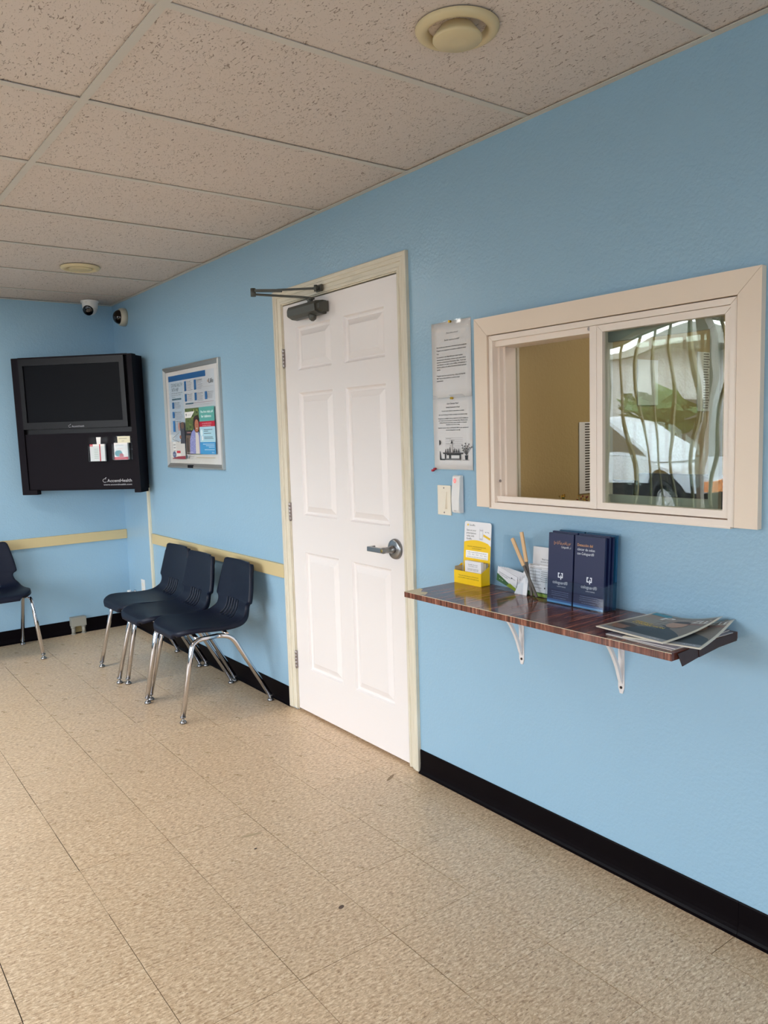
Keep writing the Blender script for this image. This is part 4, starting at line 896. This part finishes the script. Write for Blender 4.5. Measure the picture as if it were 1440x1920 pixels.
s.poly(arcp, CARDY)
s.ell(.018, .209, .004, .004, (244, 200, 40)); s.text('GoodRx', .026, .206, .0065, (40, 40, 40), .030)
for k, t_ in enumerate(('Save on your', 'prescriptions', 'today with', 'GoodRx')): s.text(t_, .012, .187-.0105*k, .0068, (30, 30, 30), [.050, .050, .040, .028][k])
s.rect(.080, .158, .098, .198, (206, 202, 206)); s.ell(.089, .200, .010, .005, (236, 234, 238)); s.rect(.082, .164, .096, .190, (240, 240, 242)); s.poly([(.100, .172), (.135, .166), (.139, .190), (.104, .196)], (244, 242, 244)); s.poly([(.100, .172), (.135, .160), (.137, .168), (.101, .180)], (240, 196, 20)); s.text('97%', .108, .185, .005, (80, 80, 80), .022)
s.text('Show this card at the pharmacy to save', .068, .129, .0042, (70, 56, 10), .096, 'C'); s.text('on your prescriptions', .068, .122, .0042, (70, 56, 10), .05, 'C')
s.rect(.012, .088, .128, .115, (248, 246, 244)); s.text('GoodRx is accepted at 70,000+ pharmacies nationwide', .070, .1075, .004, (60, 60, 60), .10, 'C')
for k, t_ in enumerate(('CVS', 'Walmart', 'RITE AID', 'Vons', 'Safeway')): s.text(t_, .024+.021*k, .100, .0036, (90, 80, 80), .013)
s.text('and other major pharmacies across the country', .070, .091, .0036, (90, 90, 90), .102, 'C'); s.build('printing', yb)
s = Sheet(plane_fn((-.0666, 0, 0), (0, -1, 0), (0, 0, 1), (-1, 0, 0))); s.text('Take your free discount card and start', .077, .029, .0045, (80, 66, 10), .105, 'C'); s.text('use GoodRx to save at the pharmacy', .077, .021, .0045, (80, 66, 10), .108, 'C'); s.build('printing', yb)
cst = box('card_stack', (-.052, -.045, ZS+.0018), (-.040, .039, ZS+.084), WCARD); cst.location = (0, .985, 0); tag(cst, 'white discount cards standing in yellow display box', 'cards')
s = Sheet(plane_fn((-.052, .039, ZS), (0, -1, 0), (0, 0, 1), (-1, 0, 0))); s.text('GoodRx Discount', .042, .070, .004, (60, 60, 60), .05, 'C'); s.text('Prescription card', .042, .064, .0035, (90, 90, 90), .044, 'C'); s.text('Accepted at pharmacies', .042, .055, .0035, (60, 60, 60), .056, 'C'); s.text('CVS  RITE  VONS  AID', .042, .050, .0035, (60, 60, 60), .056, 'C'); s.build('printing', cst)
box('card_divider', (-.040, 1.068-.1405, ZS+.0018), (-.028, 1.068-.10, ZS+.080), CARDI).parent = None
bpy.data.objects['card_divider'].parent = yb; bpy.data.objects['card_divider'].location = (0, -1.068, -ZS)

def acrylic(name, label, y0, y1, h_, xb, xf, fh, lean=.02, div=None):
    # holder with back plate leaning to the wall, side cheeks and a low front; y0<y1
    o = thing(name, label, 'brochure holder', (0, (y0+y1)/2, ZS)); w = (y1-y0)/2; t_ = .002
    b = MB(); b.prism([(xb, -w, 0), (xb+lean, -w, h_), (xb+lean+t_, -w, h_), (xb+t_, -w, 0)], (0, 2*w, 0), ACRYL); b.build('back_plate', ACRYL, o)
    ch_ = min(fh*1.15, h_)
    for y in ([-w, w-t_] + ([div-(y0+y1)/2] if div else [])):
        b = MB(); b.prism([(xf, y, 0), (xf+.003, y, fh), (xb+lean*ch_/h_, y, ch_), (xb, y, 0)], (0, t_, 0), ACRYL); b.build('side_cheek', ACRYL, o)
    b = MB(); b.prism([(xf, -w+t_, .0), (xf+.003, -w+t_, fh), (xf+.003+t_, -w+t_, fh), (xf+t_, -w+t_, 0)], (0, 2*w-2*t_, 0), ACRYL); b.box((xf+t_, -w+t_, 0), (xb, w-t_, t_), ACRYL); b.build('front_plate', ACRYL, o)
    return o
# holder 1: tall empty back with business cards leaning in front
acrylic('acrylic_holder', 'tall clear holder beside yellow display box with business cards in it', .735, .868, .188, -.028, -.060, .040)
GREENM = ink((64, 104, 62))
def bizcard(k, y, x, rot, label):
    o = thing('business_card', label, 'business card', (x, y, ZS+.020), 0, 'business cards in the clear holder')
    b = MB(); b.box((0, -.0445, 0), (.0006, .0445, .058), WCARD); ob = b.build('card', WCARD, o)
    s = Sheet(plane_fn((0, .0445, 0), (0, -1, 0), (0, 0, 1), (-1, 0, 0))); s.poly([(0, 0), (.089, 0), (.089, .006), (.0, .030)], (62, 104, 60)); s.poly([(.045, 0), (.089, 0), (.089, .012), (.06, .018)], (150, 170, 40)); s.text('Sacramento Community', .008, .037, .0045, (40, 40, 50), .055); s.text('for your health', .008, .030, .004, (60, 60, 60), .04); s.text('Clinic', .070, .040, .004, (60, 60, 60), .012); s.ell(.066, .042, .003, .003, (40, 50, 60), 8); s.text('916', .01, .010, .005, (220, 230, 210), .02); s.build('printing', o)
    o.rotation_euler = (rot, -.22, 0); return o
for k in range(5): bizcard(k, .816-.009*k, -.054+.005*k, .36-.05*k, ['front business card leaning in clear holder on the shelf', 'second business card behind the front one', 'third business card in clear holder', 'fourth business card in clear holder', 'rear business card in clear holder'][k])
# holder 2: leaflets and two wooden sticks
acrylic('acrylic_holder', 'clear holder with green footed leaflets and two wooden sticks', .628, .728, .150, -.020, -.052, .095)
def leaflet(name, label, x, y0, y1, h_, lean, printf, m=WCARD, thick=.004, skew=0):
    o = thing(name, label, 'leaflet', (x, y1, ZS+.0023)); w = y1-y0
    b = MB(); b.prism([(0, 0, 0), (0, -w, 0), (lean, -w-skew, h_), (lean, -skew, h_)], (thick, 0, 0), m); b.build('sheets', m, o)
    upv = Vector((lean, -skew, h_)).normalized(); s = Sheet(plane_fn((-.0002, 0, 0), (0, -1, 0), upv, (-1, 0, 0))); printf(s, w, (lean*lean+h_*h_)**.5); s.build('printing', o); return o
def p1(s, w, h_):
    s.text('Need interpreter', .040, .118, .0055, K, .05); s.text('services on your', .035, .110, .0045, K, .05); 
def p2(s, w, h_):
    s.rect(0, 0, w, .014, (74, 110, 60)); s.rect(w*.3, .0, w, .010, (150, 176, 60))
    for k in range(8): s.rect(.006, .028+k*.0105, w*random.uniform(.5, .75), .0296+k*.0105, (150, 148, 148))
    for k in range(6): s.rect(w*.62, .05+k*.0065, w*.93, .0514+k*.0065, (120, 118, 118))
    s.rect(w*.35, .047, w*.36, .088, (110, 108, 108)); s.rect(.02, .0955, w-.004, .0965, (120, 118, 118)); s.ell(w*.83, .03, .003, .003, (60, 70, 70), 8)
leaflet('leaflet', 'taller white leaflet at the back of the stick holder', -.026, .634, .724, .160, .012, p1)
leaflet('leaflet', 'front white leaflet with green foot behind the wooden sticks', -.047, .634, .724, .104, .010, p2)
def p3(s, w, h_):
    for k in range(6): s.rect(.012, .012+k*.009, w*.8, .0132+k*.009, (150, 148, 148))
o = thing('leaflet', 'slanted white leaflet leaning between clear holders', 'leaflet', (-.058, .7735, ZS)); b = MB(); b.prism([(0, 0, 0), (0, -.055, .0), (.020, -.055, .104), (.019, -.040, .100)], (.003, 0, 0), WCARD); b.build('sheets', WCARD, o)
s = Sheet(plane_fn((-.0002, 0, 0), (0, -1, 0), Vector((.028, 0, .095)).normalized(), (-1, 0, 0))); [s.rect(.016+.003*k, .010+k*.010, .052, .0115+k*.010, (140, 138, 138)) for k in range(6)]; s.build('printing', o)
STK = mat('pale_wooden_stick', (222, 182, 136), .55); STG = mat('grey_stick_half', (96, 88, 82), .5)
for p, q, lab in (((-.066, .772, ZS+.190), (-.066, .664, ZS+.004), 'wooden stick crossing in front, leaning left over the leaflets'), ((-.060, .735, ZS+.214), (-.0585, .693, ZS+.004), 'taller darker wooden stick standing behind the other')):
    p, q = Vector(p), Vector(q); o = thing('wooden_stick', lab, 'stick', q, 0, 'wooden sticks in the holder'); d = p-q; m_ = d*.53
    for nm, a_, b_, mt in (('lower_half', Vector((0, 0, 0)), m_, STG), ('upper_half', m_, d, STK)):
        b = MB(); e = (b_-a_); l = e.length; rot = e.to_track_quat('Z', 'X').to_matrix().to_4x4(); w_ = .0042 if nm == 'lower_half' else .0062; b.box((-.003, -w_, 0) if abs((rot @ Vector((0, 1, 0))).y) > .5 else (-w_, -.003, 0), (.003, w_, l) if abs((rot @ Vector((0, 1, 0))).y) > .5 else (w_, .003, l), mt, .0008, Matrix.Translation(a_) @ rot); b.build(nm, mt, o)
# holder 3: two pocket holder with blue brochures
acrylic('acrylic_holder', 'wide clear two pocket holder full of dark blue brochures', .382, .612, .232, -.012, -.088, .078, .008, .507)
NB = (20, 29, 72)
def pocket(y0, y1, side):
    w = y1-y0; n = 4
    for k in range(n):
        x = -.080+k*.0155; oy = (0, -.003, -.004, -.006)[k]*(1 if side else .6); hh_ = .222+.004*(k % 2)
        first = k == 0; lab = ('front blue brochure in %s pocket of wide holder' if first else ['', 'second blue brochure in %s pocket of wide holder', 'third blue brochure in %s pocket of wide holder', 'rear teal edged brochure in %s pocket of wide holder'][k]) % ('left' if side == 0 else 'right')
        o = thing('brochure', lab, 'brochure', (x, y1+oy, ZS+.0025), 0, 'blue brochures in the wide holder')
        m_ = ink(NB) if k < 3 else ink((24, 84, 120))
        b = MB(); b.prism([(0, 0, 0), (0, -w, 0), (.013, -w, hh_), (.013, 0, hh_)], (.008, 0, 0), m_); b.build('sheets', m_, o)
        if first:
            upv = Vector((.013, 0, hh_)).normalized(); s = Sheet(plane_fn((-.0002, 0, 0), (0, -1, 0), upv, (-1, 0, 0))); WH = (232, 236, 244); OR = (236, 170, 110)
            s.rect(0, 0, w, .006, (90, 150, 200)); s.rect(0, .006, w, .012, (46, 84, 140))
            if side: s.text('Detección del', .010, .190, .0088, OR, .058); s.text('cáncer de colon', .010, .177, .0085, WH, .066); s.text('con Cologuard®', .010, .164, .0085, WH, .064)
            else: s.text('غربالگری سرطان روده', .022, .190, .0088, OR, .068); s.text('Cologuard® با', .052, .177, .007, WH, .038)
            lx, lz = w*.52, .078
            for q in ((-.010, .004, -.0065, .020), (-.010, .0165, -.003, .020), (.0065, .004, .010, .020), (.003, .0165, .010, .020), (-.010, .004, -.001, .0075), (.001, .004, .010, .0075), (.0005, -.001, .0038, .012)): s.rect(lx+q[0], lz+q[1], lx+q[2], lz+q[3], WH)
            s.text('cologuard®', lx, .062, .0105, WH, .060, 'C'); s.text('by EXACT SCIENCES', lx+.005, .0525, .0035, WH, .034, 'C')
            for q in range(3): s.text('Ask your health care provider for more information today', lx, .036-.006*q, .0022, (150, 170, 210), .068, 'C')
            s.text('Rx only. Visit cologuard.com', lx, .016, .0022, (150, 170, 210), .05, 'C')
            s.build('printing', o)
pocket(.509, .6085, 0); pocket(.390, .503, 1)

# magazines
def magazine(label, corner, rot, w, l, z, thick, curl, cover, pages=2):
    # corner = top-left corner of cover (x toward the wall, y high); local x = across cover (-y world), y = up the cover (+x world)
    t = thing('magazine', label, 'magazine', (corner[0], corner[1], z), 0, 'magazines stacked on the shelf')
    c_, s_ = math.cos(rot), math.sin(rot)
    def fn(x, y, lf=0):
        X, Y = x*c_-y*s_, x*s_+y*c_
        u, v = x/w, y/l
        return Vector((Y, -X, lf+curl(u, v)))
    nx, ny = 12, 14
    def layer(name, z0, z1, m, inset=0):
        b = MB(); g = {}
        for zz in (0, 1):
            for i in range(nx+1):
                for j in range(ny+1):
                    x = inset+(w-2*inset)*i/nx; y = inset+(l-2*inset)*j/ny; g[i, j, zz] = b.bm.verts.new(fn(x, y, z1 if zz else z0))
        for i in range(nx):
            for j in range(ny):
                b.bm.faces.new([g[i, j, 1], g[i+1, j, 1], g[i+1, j+1, 1], g[i, j+1, 1]]).smooth = True; b.bm.faces.new([g[i, j, 0], g[i, j+1, 0], g[i+1, j+1, 0], g[i+1, j, 0]]).smooth = True
        for i in range(nx): b.bm.faces.new([g[i, 0, 0], g[i+1, 0, 0], g[i+1, 0, 1], g[i, 0, 1]]); b.bm.faces.new([g[i, ny, 0], g[i+1, ny, 0], g[i+1, ny, 1], g[i, ny, 1]])
        for j in range(ny): b.bm.faces.new([g[0, j, 0], g[0, j+1, 0], g[0, j+1, 1], g[0, j, 1]]); b.bm.faces.new([g[nx, j, 0], g[nx, j+1, 0], g[nx, j+1, 1], g[nx, j, 1]])
        b.build(name, m, t)
    layer('pages', 0, thick*.8, ink((204, 197, 188)), .001); layer('cover', thick*.8+.0001, thick, mat('glossy_cover', (226, 218, 200), .25) if cover else mat('grey_cover', (128, 122, 130), .3))
    if cover:
        s = Sheet(lambda x, y, lf: fn(x, y, thick+lf), .0002); cover(s, w, l); s.build('printing', t)
    return t
def cover_a(s, w, l):
    s.rect(.008, .008, w-.008, l-.008, (130, 122, 112), 10); 
    def rr(x0, y0, x1, y1, c, n=6): s.rect(x0, y0, x1, y1, c, n)
    rr(.008, .14, .12, .20, (150, 144, 132)); rr(.008, .20, w-.008, .245, (158, 140, 126))
    def strip(pts, c):     # polygon cut in a fan of small quads along y
        s.poly(pts, c)
    for k in range(10):    # dark jacket
        y0, y1 = .030+k*.0125, .030+(k+1)*.0125; hw0 = .094-.0028*k*k*.45; hw1 = .094-.0028*(k+1)**2*.45; cx = .125
        s.poly([(cx-hw0, y0), (min(cx+hw0, w-.01), y0), (min(cx+hw1, w-.01), y1), (cx-hw1, y1)], (48, 58, 66))
    rr(.05, .035, .10, .06, (60, 66, 72), 3); rr(.008, .008, w-.008, .030, (150, 156, 164), 6)
    for k in range(8):     # child's head at the lower left, generic
        a0, a1 = PI*k/8, PI*(k+1)/8; s.poly([(.040+.030*math.cos(a0), .068+.034*math.sin(a0)), (.040+.030*math.cos(a1), .068+.034*math.sin(a1)), (.040+.030*math.cos(a1), .068-.034*math.sin(a1)), (.040+.030*math.cos(a0), .068-.034*math.sin(a0))], (150, 112, 92))
    s.poly([(.012, .075), (.068, .075), (.064, .095), (.04, .104), (.016, .095)], (58, 44, 38))
    for k in range(8):
        a0, a1 = PI*k/8, PI*(k+1)/8; s.poly([(.130+.026*math.cos(a0), .178+.036*math.sin(a0)), (.130+.026*math.cos(a1), .178+.036*math.sin(a1)), (.130+.026*math.cos(a1), .178-.036*math.sin(a1)), (.130+.026*math.cos(a0), .178-.036*math.sin(a0))], (186, 150, 126))
    s.poly([(.104, .195), (.156, .195), (.150, .214), (.130, .222), (.110, .214)], (70, 56, 46))
    s.text('P', .058, .205, .040, (240, 238, 232), .030, bold=.0015); s.text('ZLE', .152, .212, .026, (240, 238, 232), .044, bold=.001)
    s.poly([(.008, .236), (.060, .236), (.066, .242), (.066, .254), (.060, .262), (.008, .262)], (44, 140, 160)); s.text('CELEB', .012, .244, .009, (230, 244, 246), .046)
    s.text('PERFECT', .030, .132, .012, (226, 190, 60), .052, bold=.0006); s.text('CONNECTION', .030, .116, .012, (232, 200, 70), .098, bold=.0006); s.text('how they found each other', .034, .106, .005, (190, 186, 170), .08)
    s.text('APRIL', .150, .014, .010, (214, 220, 226), .036); s.rect(w-.026, .232, w-.016, .252, (150, 142, 128)); s.text('sudoku', .150, .192, .009, (170, 40, 60), .042)
cA = lambda u, v: .010*math.sin(min(1, v)*PI)*0+.040*max(0, u-.25)**1.7*max(0, v)**2.6+.010*(1-v)*0-.004*math.sin(PI*u)*v+.006*(1-u)*(1-v)
cB = lambda u, v: .050*max(0, u-.3)**2*max(0, v)**2+.0
flat = lambda u, v: .0
magazine('bottom magazine of the stack on the shelf with grey cover', (-.276, .232, 0), -.05, .208, .262, ZS+.0006, .0028, flat, None)
magazine('thick magazine lying under the lowest puzzle cover', (-.284, .222, 0), .02, .203, .262, ZS+.0037, .0032, flat, None)
magazine('puzzle magazine sticking out beneath the top one toward the room', (-.289, .169, 0), .20, .203, .252, ZS+.0073, .0022, cB, cover_a)
magazine('top magazine with couple on cover and curled corner touching wall', (-.287, .255, 0), -.012, .207, .270, ZS+.0135, .0022, cA, cover_a)
